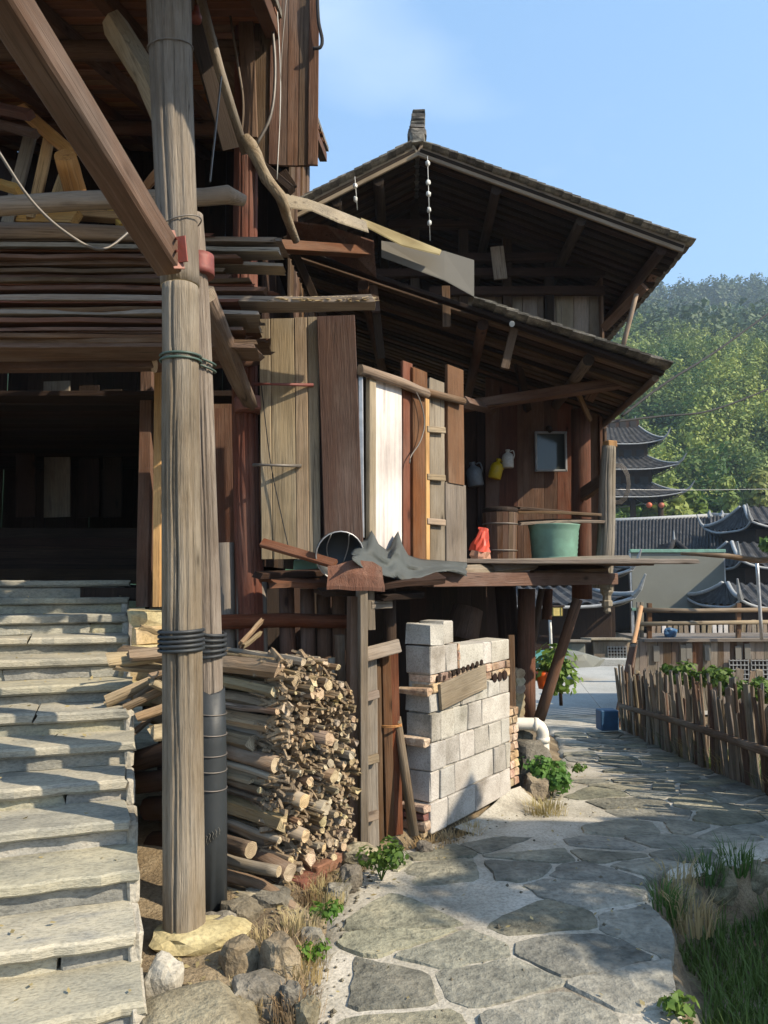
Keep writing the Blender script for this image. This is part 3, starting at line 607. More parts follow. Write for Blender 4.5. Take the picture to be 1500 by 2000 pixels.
# stack of planks over the steps
ORD = ('topmost first|second|third|fourth|fifth|sixth|seventh|eighth|ninth|tenth|eleventh|twelfth|thirteenth|fourteenth|fifteenth|sixteenth|seventeenth|eighteenth|nineteenth|twentieth|twenty-first|twenty-second|lowest twenty-third').split('|')
ends = [(474, 420), (484, 540), (494, 545), (504, 400), (514, 470), (524, 550), (534, 425), (544, 440), (554, 460), (564, 492), (574, 500), (583, 526), (593, 700), (603, 470), (613, 440), (623, 505), (632, 500), (641, 440), (650, 480), (659, 450), (668, 460), (678, 500), (688, 503)]
for i, (py, ex) in enumerate(ends):
    for rowi in range(2):
        d = 4.32 + R.uniform(-.045, .03) + rowi * .3; e = ex if rowi == 0 else ex + R.uniform(-60, 30)
        a = P(-250, py + 1.5 + R.uniform(-2, 2), d); b = P(e, py, d); a.z = b.z + R.uniform(-.012, .012); a.x = -3.3
        th = R.uniform(.018, .027)
        if ex == 700: b = P(725, py - 1, d); th = .034
        o = plank('stacked_plank', a, b, R.uniform(.2, .28), th, m_grey if (i in (1, 2, 5, 12, 15, 16)) else (m_brown if R.random() < .65 else m_red), None, n=(R.uniform(-.02, .02), R.uniform(-.1, .1), 1), seg=9, jit=.2, rag=.03, taper=.55 if ex in (545, 700, 550) else .95, ch=.002)
        tag(o, 'longest mossy plank of the stack over the steps' if ex == 700 and rowi == 0 else ORD[i] + ' plank from the top at the ' + ('front' if rowi == 0 else 'back') + ' of the stack over the steps', 'plank', 'planks stacked over the steps')
mv, mq = leafquads(rng, np.array([P(R.uniform(520, 725), 584 + R.uniform(-4, 3), 4.3 + R.uniform(-.08, .1)) for _ in range(420)]), np.tile(np.array((0., -.5, .86)), (420, 1)) , .028, 3)
o = npmesh('dry_moss', mv, mq, m_dry); o['kind'] = 'stuff'
LH('rack_beam', P(-300, 712, 4.5), P(320, 706, 4.5), .1, .09, m_brown, seg=2)
log('rack_beam', [P(300, 712, 4.45), P(500, 700, 4.95)], .05, (m_brown, m_end), lh)
# small hanging bits
tag(lathe('insulator_cup', [(.028, 0), (.03, .03), (.02, .05), (.012, .09)], m_redm, None, Matrix.Translation(P(383, 42, 3.9))), 'small copper coloured cup hanging beside the pole top', 'insulator')
tag(tube('bent_pipe', curve([P(619, -20, 4.9), P(622, 40, 4.9), P(629, 75, 4.9), P(626, 92, 4.9), P(611, 95, 4.9)], 18), .012, m_black), 'bent black pipe beside the hanging gable boards', 'pipe')
for i, (pts, r, mt, lab) in enumerate(((((524, -10), (537, 120), (530, 220), (500, 285)), .011, m_wire, 'thick grey cable looping down over the gable boards'), (((540, -10), (548, 170), (541, 350)), .003, m_wplas, 'fine white wire hanging straight over the gable boards'),
    (((560, -10), (550, 110), (545, 250)), .003, m_wire, 'thin brown wire hanging over the gable boards'), (((443, -10), (462, 110), (475, 200), (470, 280)), .008, m_bark, 'frayed vine rope hanging down the red post'))):
    tag(tube('hanging_wire', curve([P(x, y, 4.82) for x, y in pts], 16), r, mt), lab, 'wire')
# ------------------------------------------------------------------ palisade and rail behind the firewood
for ip, (px, t, w_) in enumerate(((442, 1060, .052), (475, 1090, .046), (506, 1132, .045), (560, 1148, .05), (600, 1150, .045), (632, 1160, .045), (660, 1150, .04))):
    tag(log('palisade_post', [P(px, t, 5.0), P(px + 2, 1260, 5.0), P(px + 2, 1560, 5.0)], [w_, w_ * 1.05, w_ * 1.05], (m_grey if px < 520 else m_brown, m_end), None, 12, .06), ('tallest pale', 'second tall pale', 'third pale', 'fourth brown', 'fifth brown', 'sixth brown', 'last thin brown')[ip] + ' palisade post counted from the wrapped pole, behind the firewood', 'post', 'palisade posts behind the firewood')
tag(log('palisade_rail', [P(425, 1215, 4.93), P(560, 1211, 4.93), P(690, 1214, 4.93)], [.05, .047, .045], (m_red, m_end), None, 12), 'reddish log rail tied across the palisade behind the firewood', 'rail')
tag(log('short_stake', [P(650, 1285, 4.85), P(648, 1440, 4.85)], [.03, .03], (m_grey, m_end), None, 9), 'short pale stake standing beside the gate post', 'stake')
# dark boards put in for the shaded void under the platform
uc = thing('undercroft', (0, 7.4, 0), 'dark boards standing in for the undercroft shade behind the block wall', 'wall')
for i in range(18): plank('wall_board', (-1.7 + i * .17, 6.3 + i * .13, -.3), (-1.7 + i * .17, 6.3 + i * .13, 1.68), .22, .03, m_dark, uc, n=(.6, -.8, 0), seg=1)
# ------------------------------------------------------------------ firewood stack
FA = Vector((.77, -.64, 0)).normalized(); FF = Vector((.64, .77, 0)).normalized(); F0 = Vector((-.585, 4.0, 0))
placed = []; small = []
def fits(f, z, r, k=.93): return all((f - a) ** 2 + (z - b) ** 2 > ((r + c) * k) ** 2 for a, b, c in placed)
def top(f): return 1.19 - .22 * sm(.35, .6, f)
specs = [(13, .042, .06, 0, .16), (26, .03, .042, 0, .4), (150, .017, .028, .03, .6), (420, .009, .015, .06, .62)]
kinds = []
for cnt, r0, r1, f0, f1 in specs:
    c = 0; tries = 0
    while c < cnt and tries < 9000:
        tries += 1; r = R.uniform(r0, r1); f = R.uniform(f0 + r, f1); z = R.uniform(.06 + r + .08 * f, top(f) - r)
        if fits(f, z, r): placed.append((f, z, r)); c += 1
placed.sort(key=lambda q: -q[2])
loose_v, nlog = [], 0
stuffV = []; stuffF = []
for f, z, r in placed:
    big = r > .032; hi = z > .85
    out = R.uniform(-.12, .12) * (1 if big else .75) - (.12 if f < .15 and .4 < z < .8 else 0)
    L = R.uniform(.85, 1.15) if big else R.uniform(.5, .9)
    if hi and big: L = R.uniform(1.2, 1.5); out -= .02
    e = F0 + FF * f + FA * out + Vector((0, 0, z)); s = e - FA * L + FF * R.uniform(-.04, .04) * L + Vector((0, 0, R.uniform(-.02, .06) * L + (.02 if big else 0)))
    if nlog < 290:
        typ = R.random()
        if big and z > .78 or typ < .3: sec = [R.uniform(.55, 1.15) for _ in range(R.choice((5, 6, 7)))]; mt = m_split; lab = 'split billet with a raw yellow face in the firewood stack'; cat = 'firewood'; gr = 'split billets in the firewood stack'
        elif typ < .62: sec = [R.uniform(.9, 1.08) for _ in range(10 if big else 7)]; mt = m_bark; lab = 'round log with brown bark in the firewood stack' if big else 'brown barked stick in the firewood stack'; gr = 'brown logs in the firewood stack' if big else 'brown sticks in the firewood stack'
        else: sec = [R.uniform(.9, 1.08) for _ in range(10 if big else 7)]; mt = m_pbark; lab = 'round log with pale bark in the firewood stack' if big else 'pale barked stick in the firewood stack'; gr = 'pale logs in the firewood stack' if big else 'pale sticks in the firewood stack'
        tag(log('firewood_log', [s, e], [r * R.uniform(.85, 1.05), r], (mt, m_end), None, sec=sec, wob=.012, rag=.02 if mt is m_split else .008), lab, 'firewood', gr); nlog += 1
    else:
        o = len(stuffV); d = (e - s).normalized(); a1 = d.cross(Vector((0, 0, 1))).normalized(); a2 = d.cross(a1)
        for q in (s, e):
            for j in range(5): an = j * 1.2566; stuffV.append(q + (a1 * math.cos(an) + a2 * math.sin(an)) * r * R.uniform(.7, 1.15))
        for j in range(5): stuffF.append((o + j, o + (j + 1) % 5, o + 5 + (j + 1) % 5, o + 5 + j))
        stuffF.append(tuple(o + 5 + j for j in range(5)))
if stuffV:
    o = mesh('kindling', stuffV, stuffF, m_split); o['kind'] = 'stuff'
# small split ends and chips filling the face of the stack
cv = []; cf = []
for i in range(1900):
    f = R.uniform(.06, .62); z = R.uniform(.1, top(f) - .01); r = R.uniform(.006, .018); e = F0 + FF * f + FA * R.uniform(-.14, .06) + Vector((0, 0, z)); d = (FA + Vector((R.uniform(-.5, .5), R.uniform(-.5, .5), R.uniform(-.5, .5)))).normalized()
    a1 = d.cross(Vector((0, 0, 1))).normalized(); a2 = d.cross(a1); o = len(cv)
    for q in (e - d * R.uniform(.04, .12), e):
        for j in range(4): an = j * 1.57 + i; cv.append(q + (a1 * math.cos(an) + a2 * math.sin(an)) * r * R.uniform(.5, 1.2))
    for j in range(4): cf.append((o + j, o + (j + 1) % 4, o + 4 + (j + 1) % 4, o + 4 + j))
    cf.append((o + 4, o + 5, o + 6, o + 7))
o = mesh('wood_chips', cv, cf, m_split); o['kind'] = 'stuff'
# slabs and bark troughs reaching over the steps
def trough(a, b, r, lab, arc=2.4):
    a = Vector(a); b = Vector(b); M = frame(a, b, Vector((0, -.5, -1))); L = (b - a).length; V = []; F = []; n = 8
    for k in range(2):
        for i in range(4):
            for j in range(n + 1):
                an = math.pi / 2 + arc * (j / n - .5); q = (r if k == 0 else r - .012) * (1 + .04 * nz(i, j, a.x * 9, .7)); V.append((math.cos(an) * q, math.sin(an) * q - r * .6, L * i / 3))
    st = n + 1; h = 4 * st
    for i in range(3):
        for j in range(n):
            p = i * st + j; F += [(p, p + 1, p + st + 1, p + st), (h + p, h + p + st, h + p + st + 1, h + p + 1)]
    for i in range(3):
        for j in (0, n): p = i * st + j; F.append((p, p + st, h + p + st, h + p))
    for j in range(n):
        for i in (0, 3): p = i * st + j; F.append((p, h + p, h + p + 1, p + 1))
    tag(mesh('bark_slab', V, F, m_split, None, M, smooth=False), lab, 'bark slab')
trough(P(205, 1372, 4.35), P(350, 1310, 4.55), .075, 'widest curved bark trough sticking out of the stack over the steps')
trough(P(240, 1385, 4.33), P(360, 1330, 4.5), .05, 'narrow bark trough beside the widest one')
trough(P(300, 1318, 4.3), P(380, 1300, 4.6), .048, 'short upturned bark trough wedged behind the pole')
trough(P(262, 1368, 4.4), P(390, 1280, 4.6), .045, 'long bark trough lying inside the wood over the steps')
for (a, b, wd, lab) in (((235, 1450), (300, 1398), .03, 'thin split stick poking out over the steps'), ((215, 1290), (380, 1268), .09, 'flat slab on top of the wood beside the steps'), ((255, 1280), (420, 1262), .07, 'second flat slab over the top one beside the steps'),
    ((295, 1330), (400, 1380), .05, 'split lath crossing the bark troughs'), ((270, 1400), (420, 1345), .05, 'torn splint beneath the bark troughs'), ((225, 1300), (330, 1310), .05, 'ragged splint under the flat slabs'),
    ((300, 1432), (420, 1412), .1, 'broad bark piece under the troughs'), ((275, 1225), (330, 1240), .022, 'thin twig above the flat slabs'), ((470, 1258), (512, 1212), .022, 'pale splint sticking up from the stack top'), ((476, 1262), (508, 1238), .018, 'shorter pale splint sticking up from the stack top')):
    tag(plank('split_slab', P(*a, 4.32), P(*b, 4.55), wd, .03, m_split, None, n=(.1, -.7, .7), seg=4, jit=.3, rag=.02), lab, 'firewood')
for (a, b, r, lab) in (((255, 1490), (420, 1440), .06, 'dark barked log under the troughs beside the steps'), ((268, 1530), (420, 1510), .06, 'second dark barked log lower beside the steps'), ((290, 1580), (420, 1570), .065, 'thick dark log at mid height beside the steps'), ((300, 1650), (420, 1640), .07, 'lowest thick dark log beside the steps')):
    tag(log('firewood_log', [P(*a, 4.45), P(*b, 4.2)], [r, r], (m_dark, m_end), None, 10), lab, 'firewood')
for (a, m1, b, r, mt, lab) in (((420, 1705), (510, 1730), (580, 1782), .032, m_bark, 'bent brown branch at the foot of the firewood stack'), ((420, 1672), (480, 1690), (545, 1702), .026, m_pbark, 'pale birch pole low in the firewood stack'), ((425, 1735), (460, 1748), (500, 1756), .024, m_pbark, 'short pale birch pole beside the bent branch'), ((420, 1640), (455, 1650), (490, 1660), .04, m_bark, 'lichen covered log stub low in the firewood stack')):
    tag(log('firewood_log', curve([P(*a, 4.0), P(*m1, 3.88), P(*b, 3.8)], 6), [r] * 7, (mt, m_end), None, 9, .08), lab, 'firewood')
for (px, py, d, s, mt) in ((630, 1690, 4.25, .1, m_rbrick), (600, 1720, 4.12, .11, m_rbrick), (650, 1672, 4.4, .1, m_rbrick)):
    tag(box('red_brick', P(px, py, d), (.21, .1, .06), mt, None, .9 + R.uniform(-.1, .1), .006, .004), 'weathered red brick under the corner of the firewood stack', 'brick', 'red bricks under the firewood')
# ------------------------------------------------------------------ rubble bank between pole and path
bank = [(470, 1790, 3.65, .2, .15, m_rock, 'rounded ochre boulder behind the foot of the wrapped pole'), (425, 1815, 3.5, .17, .13, m_rock, 'grey slaty rock beside the base stone'), (520, 1755, 3.85, .24, .1, m_rock, 'flat grey rock under the firewood stack'), (470, 1870, 3.2, .15, .14, m_rock, 'angular green grey rock below the base stone'),
    (545, 1880, 3.15, .16, .2, m_rock, 'tall pale rock at the edge of the path'), (500, 1945, 3.0, .2, .14, m_rock, 'mossy rock in the middle of the bank'), (385, 2010, 2.75, .45, .16, m_rock, 'low worn mortared boulder at the foot of the steps'), (318, 1925, 3.0, .16, .2, m_mortar, 'mortared lump against the lowest steps'),
    (685, 1715, 4.1, .12, .14, m_rock, 'upright grey kerb stone beside the green weed'), (700, 1665, 4.45, .2, .1, m_rock, 'brown stone at the foot of the gate post'), (660, 1745, 3.95, .14, .1, m_rock, 'small stone by the dry grass tuft'), (600, 1985, 2.85, .1, .12, m_rock, 'small pale stone at the path corner'), (570, 1950, 2.95, .09, .1, m_rock, 'pebble sized stone below the tall pale rock'),
    (610, 1830, 3.4, .1, .08, m_rock, 'little rock under the dry grass by the path'), (830, 1660, 4.75, .12, .08, m_rock, 'crumbled mortar lump at the block wall corner')]
for (px, py, d, w_, h_, mt, lab) in bank: tag(rock('bank_rock', P(px, py, d), (w_, w_ * .8, h_), mt), lab, 'rock')
def tuft(name, c, n, h, sp, mat, lab, cat, bl=.006, group=None):
    V = []; F = []; c = Vector(c)
    for i in range(n):
        a = R.uniform(0, 6.283); r = sp * math.sqrt(R.random()); b = Vector((math.cos(a) * r, math.sin(a) * r, 0)); hh = h * R.uniform(.5, 1.1); lean = Vector((math.cos(a + R.uniform(-1, 1)), math.sin(a + R.uniform(-1, 1)), 0)) * hh * R.uniform(.1, .8)
        s = Vector((-math.sin(a), math.cos(a), 0)) * bl * R.uniform(.6, 1.2); o = len(V); m_ = b + lean * .35 + Vector((0, 0, hh * .65)); e = b + lean + Vector((0, 0, hh * R.uniform(.75, 1)))
        V += [b - s, b + s, m_ + s * .8, m_ - s * .8, e]; F += [(o, o + 1, o + 2, o + 3), (o + 3, o + 2, o + 4)]
    return tag(mesh(name, V, F, mat, None, Matrix.Translation(c)), lab, cat, group)
for i, (px, py, d) in enumerate(((600, 1740, 3.95), (640, 1740, 3.9), (620, 1700, 4.15), (585, 1800, 3.5), (560, 1850, 3.25), (600, 1880, 3.15), (520, 1830, 3.4), (580, 1960, 2.9), (470, 1950, 2.95), (840, 1645, 4.85), (880, 1630, 5.0), (920, 1612, 5.2), (450, 1800, 3.6))):
    tuft('dry_grass', P(px, py + 22, d), 150, .1, .1, m_dry, 'tuft of dry straw coloured grass on the bank by the path', 'grass', .0025, 'dry grass tufts along the path')
def weed(name, c, n, rad, h, size, mat, lab, cat='plant', group=None, stems=7):
    t = thing(name, c, lab, cat, group); c = Vector(c); cl = []
    for i in range(stems):
        a = R.uniform(0, 6.28); q = Vector((math.cos(a) * rad * R.uniform(.2, 1), math.sin(a) * rad * R.uniform(.2, 1), h * R.uniform(.5, 1))); cl.append((tuple(c + q), .35 * h * R.uniform(.6, 1.1) + .02)); tube('stem', curve([c, c + q * .5 + Vector((0, 0, h * .1)), c + q], 5), .0035, mat, t, 4)
    v, f = crown(rng, n, cl, (1, 1, .8), size, .9); npmesh('leaves', v, f, mat, t); return t
weed('green_weed', P(745, 1720, 4.2), 330, .1, .17, .022, m_leaf, 'bright green leafy weed growing by the gate post')
weed('green_weed', P(1078, 1560, 6.35), 900, .2, .3, .032, m_leaf, 'leafy green plant growing under the white pipe')
weed('low_weed', P(640, 1790, 3.6), 160, .09, .06, .016, m_leaf, 'small yellow green weed at the path edge below the firewood')
weed('low_weed', P(615, 1880, 3.2), 130, .06, .06, .015, m_leaf, 'small green weed at the path edge beside the tall pale rock')
weed('low_weed', P(1322, 1985, 2.95), 80, .07, .05, .03, m_leaf, 'sprig of green leaves on the path corner above the ditch')
weed('low_weed', P(1140, 1505, 7.0), 80, .12, .03, .025, m_leaf, 'flat green weed growing between the path stones')
tuft('red_grass', P(1065, 1592, 5.75), 260, .12, .16, m_dry, 'reddish dry grass at the foot of the stone footing', 'grass', .003)
# litter: dry leaves, chips and crumbs on the steps, the bank and the path
C = []
for _ in range(420):
    x = R.uniform(-.4, 2.6); y = R.uniform(2.4, 7.5)
    if lerp(XL, y) - .1 < x < redge(y) - .03 and R.random() < .35 + .65 * sm(.35, 0, x - lerp(XL, y)): C.append((x, y, mz(x, y) + .022))
for _ in range(300):
    n_ = R.uniform(-2, 12); k = math.floor(n_); fr_n = (n_ - k) ** .6; p = E0 + U * (RUN * (k + .12 + .8 * fr_n)) + Vx * R.uniform(-2, -.03); C.append((p.x, p.y, E0.z + RISE * k + .012))
for _ in range(500):
    x = R.uniform(-.85, -.2); y = R.uniform(2.6, 4.6); C.append((x, y, gz(x, y) + .01))
C = np.array(C); nr = rng.normal(size=C.shape) * .3 + np.array((0, 0, 1)); nr /= np.linalg.norm(nr, axis=1, keepdims=True)
lv, lf = leafquads(rng, C, nr, .016, 1.9); o = npmesh('leaf_litter', lv, lf, m_dry); o['kind'] = 'stuff'
pb = bpy.data.meshes.new('pebbles'); VV = []; FF_p = []
for _ in range(600):
    y = R.uniform(2.4, 6.2); x = lerp(XL, y) + R.gauss(-.02, .1)
    if R.random() < .25: x = R.uniform(lerp(XL, y), redge(y))
    r = R.uniform(.004, .014); c = Vector((x, y, max(gz(x, y), mz(x, y) if x > lerp(XL, y) else -9) + r * .5)); o = len(VV)
    VV += [c + Vector(q) * r * R.uniform(.7, 1.2) for q in ((1, 0, 0), (0, 1, 0), (-1, 0, 0), (0, -1, 0), (0, 0, .8), (0, 0, -.8))]
    FF_p += [(o, o + 1, o + 4), (o + 1, o + 2, o + 4), (o + 2, o + 3, o + 4), (o + 3, o, o + 4), (o + 1, o, o + 5), (o + 2, o + 1, o + 5), (o + 3, o + 2, o + 5), (o, o + 3, o + 5)]
o = mesh('pebbles', VV, FF_p, m_rock); o['kind'] = 'stuff'
# ------------------------------------------------------------------ plank gate beside the firewood
gate = thing('plank_gate', P(720, 1655, 4.75), 'patched plank gate with cross cleats between firewood and block wall', 'gate')
def G(nm, a, b, d, w_, t_, mat, **k): return plank(nm, P(*a, d), P(*b, d + k.pop('dd', 0)), w_, t_, mat, gate, **k)
G('gate_post', (690, 1660), (694, 1165), 4.72, .085, .09, m_brown, n=(.35, -1, 0), seg=5); G('gate_post', (708, 1664), (706, 1100), 4.68, .05, .09, m_grey, n=(.35, -1, 0), seg=5)
G('gate_post', (668, 1560), (663, 1240), 4.8, .05, .06, m_bark, n=(.35, -1, 0), seg=4, jit=.2)
G('gate_board', (727, 1650), (723, 1270), 4.8, .085, .025, m_grey, n=(.4, -1, 0), seg=4, jit=.15, rag=.02); G('gate_board', (742, 1640), (735, 1300), 4.84, .05, .025, m_brown, n=(.4, -1, 0), seg=4, jit=.2, rag=.02)
G('gate_board', (760, 1632), (752, 1270), 4.9, .06, .05, m_red, n=(.4, -1, 0), seg=4); G('gate_board', (776, 1628), (766, 1265), 4.94, .06, .05, m_red, n=(.4, -1, 0), seg=4)
G('gate_board', (724, 1230), (722, 1140), 4.75, .05, .04, m_grey, n=(.4, -1, 0)); G('cleat', (716, 1278), (778, 1262), 4.72, .085, .03, m_grey, dd=.12, n=(.4, -1, .2), rag=.01)
for py in (1362, 1487, 1598): G('cleat', (713, py), (738, py - 7), 4.72, .05, .03, m_board, dd=.05, n=(.4, -1, 0), rag=.006)
G('cleat', (722, 1182), (762, 1180), 4.75, .05, .05, m_grey, dd=.1)
ring('pink_tie', P(762, 1419, 4.88), (.07, .06), m_fresh, .004, gate, 2, .008)
log('gate_post', [P(764, 1500, 5.0), P(760, 1150, 5.05)], .045, (m_dark, m_end), gate, 9)
tag(log('leaning_stick', [P(809, 1632, 4.82), P(790, 1500, 4.88), P(776, 1400, 4.95)], [.03, .027, .022], (m_bark, m_end), None, 8, .1), 'bark covered stick leaning against the block wall end', 'stick')
# ------------------------------------------------------------------ cement block wall
BA = P(842, 1640, 4.98); BA.z = -.02; BD = Vector((.68, .98, 0)).normalized(); BN = Vector((BD.y, -BD.x, 0)); BRZ = math.atan2(BD.y, BD.x)
wall = thing('block_wall', BA, 'crumbling wall of pale cement blocks with brick patches', 'wall')
BL = 1.16
def BW(s, z, o=0): return BA + BD * s + BN * o + Vector((0, 0, z))
def blk(nm, s0, s1, z0, z1, mat, th=.19, proud=0., j=.005): return box(nm, BW((s0 + s1) / 2, (z0 + z1) / 2, -th / 2 + proud), (s1 - s0 - .007, th, z1 - z0 - .007), mat, wall, BRZ + R.uniform(-.006, .006), .006, j * .8)
box('mortar_core', BW(BL / 2 + .01, .56, -.1), (BL - .03, .165, 1.1), m_mortar, wall, BRZ, .004)
rows = [(.02, .21, m_block), (.21, .40, m_block), (.40, .58, m_block), (.58, .765, m_block), (.765, .89, m_block)]
for ri, (z0, z1, mt) in enumerate(rows):
    s = -.0 - (.0 if ri % 2 else .0); first = True
    while s < BL - .02:
        l = R.choice((.19, .19, .21, .38)); 
        if first and ri % 2: l = .12
        e = min(BL, s + l); e = BL if BL - e < .08 else e; blk('block', s, e, z0, z1, mt, .19, R.uniform(-.006, .006)); s = e; first = False
for k, z0 in enumerate((.89, .95)):                            # brick courses
    s = .02
    while s < BL - .05:
        e = min(BL, s + R.uniform(.085, .15)); blk('brick', s, e, z0, z0 + .06, m_brick, .17, R.uniform(-.01, .008), .004); s = e
for (a, b) in ((.0, .2), (.2, .36)): blk('block', a, b, 1.01, 1.19, m_block)
blk('block', .0, .17, 1.19, 1.33, m_block, .19, .0, .014); blk('block', .17, .3, 1.19, 1.345, m_block)
for (a, b) in ((.38, .74), (.74, .86), (.86, BL)): blk('block', a, b, 1.01, 1.17, m_block)
for j in range(3): blk('brick', .36, .40, 1.01 + j * .06, 1.07 + j * .06, m_brick, .17)
for j in range(9):                                             # brick patch at the far lower end
    for k in range(2): blk('brick', BL - .02 + k * .085, BL + .06 + k * .085, .06 + j * .065, .12 + j * .065, m_brick, .17, R.uniform(-.01, .01), .006)
for j, (z0, z1, mt, l) in enumerate(((.0, .05, m_brick, .16), (.05, .11, m_brick, .2), (.11, .16, m_rbrick, .18), (.16, .21, m_brick, .2), (.56, .62, m_brick, .2), (.88, .93, m_brick, .24))): # end face bricks
    box('brick', BW(-.035, (z0 + z1) / 2, -.1), (.07, l, z1 - z0 - .008), mt, wall, BRZ, .008, .006)
pl = plank('propped_board', BW(.09, .86, .018), BW(.72, .93, .018), .17, .02, m_board, None, n=BN, seg=3, jit=.05); tag(pl, 'pale board propped flat against the block wall', 'board')
hb = blk('hollow_block', .74, .76, .9, .91, m_dark, .1)
for i in range(10):                                            # solid dark plugs standing in for the shade in brick holes
    s = .1 + i * .066; log('hole_shade', [BW(s, .975 + i * .006, -.02), BW(s, .975 + i * .006, .0075)], .021, m_dark, wall, 12, 0)
for i in range(3): log('hole_shade', [BW(.9 + i * .085, .9, -.02), BW(.9 + i * .085, .9, .0085)], .034, m_dark, wall, 12, 0)  # more dark plugs in place of hole shade
V = []                                                         # plaster splay at the foot
for i in range(13):
    for j in range(6):
        s = .3 + i * .085; o_ = .0 + j * .05; h = (.1 * sm(.5, 1.3, s) + .03) * (1 - j / 5) ** 1.8; p = BW(s, 0, o_); V.append(Vector((p.x, p.y, pz(p.y) + .004 + h + .015 * nz(p.x, p.y, 0, 9))) - BA)
F = [(i * 6 + j, i * 6 + j + 1, (i + 1) * 6 + j + 1, (i + 1) * 6 + j) for i in range(12) for j in range(5)]
mesh('plaster_splay', V, F, m_mortar, wall, Matrix.Translation(BA), smooth=True)
for (px, py, d, w_, h_, lab) in ((1030, 1500, 6.45, .34, .42, 'large ochre footing boulder under the white pipe'), (1015, 1440, 6.6, .2, .14, 'flat stone on top of the footing boulder'), (1045, 1540, 6.2, .2, .2, 'pale rubble stone beside the plaster splay'), (1018, 1560, 6.1, .16, .14, 'small rubble stone at the end of the block wall')):
    tag(rock('footing_rock', P(px, py, d), (w_, w_, h_), m_rock), lab, 'rock')
tag(box('footing_slab', P(1047, 1520, 6.75), (.1, .4, .5), m_rock, None, .2, .02, .015), 'upright grey stone slab behind the green plant', 'stone')
pv = thing('drain_pipe', P(1058, 1475, 6.55), 'cream plastic drain pipe with an elbow beside the post', 'pipe')
tube('pipe', curve([P(985, 1414, 6.5), P(1030, 1414, 6.5), P(1048, 1416, 6.5), P(1059, 1428, 6.5), P(1060, 1445, 6.5), P(1061, 1476, 6.5)], 20), .052, m_pvc, pv, 14)
tube('collar', [P(1041, 1414, 6.5), P(1049, 1416, 6.5)], .058, m_pvc, pv, 14); tube('collar', [P(1060, 1440, 6.5), P(1060.5, 1450, 6.5)], .058, m_pvc, pv, 14)
tag(plank('wall_stake', P(1003, 1490, 6.1), P(998, 1240, 6.15), .05, .04, m_brown, None), 'thin brown stake against the far end of the block wall', 'stake')
# ------------------------------------------------------------------ boards closing the storeroom front
sh = thing('board_shutter', P(600, 1093, 4.88), 'wide grey plank shutter hinged to the red post', 'shutter')
for (x0, x1, t0, mt, off) in ((506, 528, 624, m_board, 0), (528, 575, 623, m_board, .003), (575, 600, 621, m_board, .002), (600, 622, 620, m_board, .003)):
    plank('plank', P((x0 + x1) / 2 + 5, 1092, 4.88 + off), P((x0 + x1) / 2, t0, 4.88 + off), (x1 - x0) / 1500 * 4.97 - .003, .025, mt, sh, seg=3, jit=.02)
plank('plank', P(658 + 14, 1065, 4.85), P(656, 618, 4.85), .245, .03, m_brown, sh, seg=3, jit=.02)
for py in (750, 908):
    a = P(495, py, 4.82); b = P(612 if py < 800 else 588, py + 2, 4.86); log('hinge_bar', [a, P(520, py, 4.76), b], [.012, .008, .012], m_redm if py < 800 else m_wire, sh, 8, .05)
tag(tube('thin_cable', curve([P(510, 750, 4.83), P(528, 900, 4.84), P(548, 1000, 4.84), P(566, 1080, 4.82)], 14), .0035, m_black), 'thin black cable hanging down the plank shutter', 'cable')
C0 = P(705, 1098, 4.92); C1 = P(908, 1100, 5.86); CD = Vector((C1.x - C0.x, C1.y - C0.y, 0)); CL = CD.length; CD.normalize(); CN = Vector((CD.y, -CD.x, 0))
def onC(px, py, off=0):
    """point of the board front seen at px, py"""
    r = P(px, py, 1) - Vector((0, 0, CAMZ)); b = C0 + CN * off; t = (b.dot(CN)) / (r.dot(CN)); return Vector((0, 0, CAMZ)) + r * t
fr = thing('storeroom_front', onC(800, 1100), 'row of mismatched upright boards closing the storeroom', 'board wall')
def FB(nm, x0, x1, t, bt, mat, off=0., th=.025, **k):
    a = onC((x0 + x1) / 2, bt, off); b = onC((x0 + x1) / 2, t, off); a.x = b.x; a.y = b.y; return plank(nm, a, b, (onC(x1, 900, off) - onC(x0, 900, off)).length - .004, th, mat, fr, n=CN, jit=k.pop('jit', .03), **k)
FB('white_panel', 728, 783, 742, 1085, m_white, 0)['label'] = 'whitewashed plywood panel'
FB('panel_stile', 718, 731, 728, 1098, m_board, .02, .04); FB('board', 784, 804, 708, 1098, m_red, -.01); FB('board', 803, 832, 722, 1098, m_fresh if 0 else m_red, .012, .03, rag=.015)
FB('board', 828, 836, 780, 1098, m_fresh, .02, .03); FB('board', 836, 866, 745, 1098, m_grey, -.01, rag=.02); FB('board', 871, 903, 718, 945, m_red, .01, .03); FB('board', 868, 908, 945, 1100, m_grey, .0, .03)
FB('board', 865, 876, 770, 940, m_red, -.015, .03)
for py in (838, 931, 1018): plank('batten', onC(833, py, .03), onC(868, py + 3, .03), .045, .025, m_board, fr, n=CN)
log('rail', [onC(703, 722, .05), onC(785, 748, .05), onC(835, 770, .05)], [.034, .032, .03], (m_board, m_end), fr, 8, .1); log('rail', [onC(780, 752, .0), onC(905, 784, .06)], [.03, .03], (m_brown, m_end), fr, 8, .08)
plank('door_edge', P(707, 1050, 4.9), P(704, 715, 4.9), .03, .06, m_steel, fr)
tag(tube('looped_wire', curve([onC(787, 742, .06), onC(815, 770, .06), onC(829, 820, .07), onC(822, 860, .07), onC(803, 890, .05), onC(800, 905, .05)], 18), .005, m_wire), 'looped brown wire hanging in front of the red boards', 'wire')
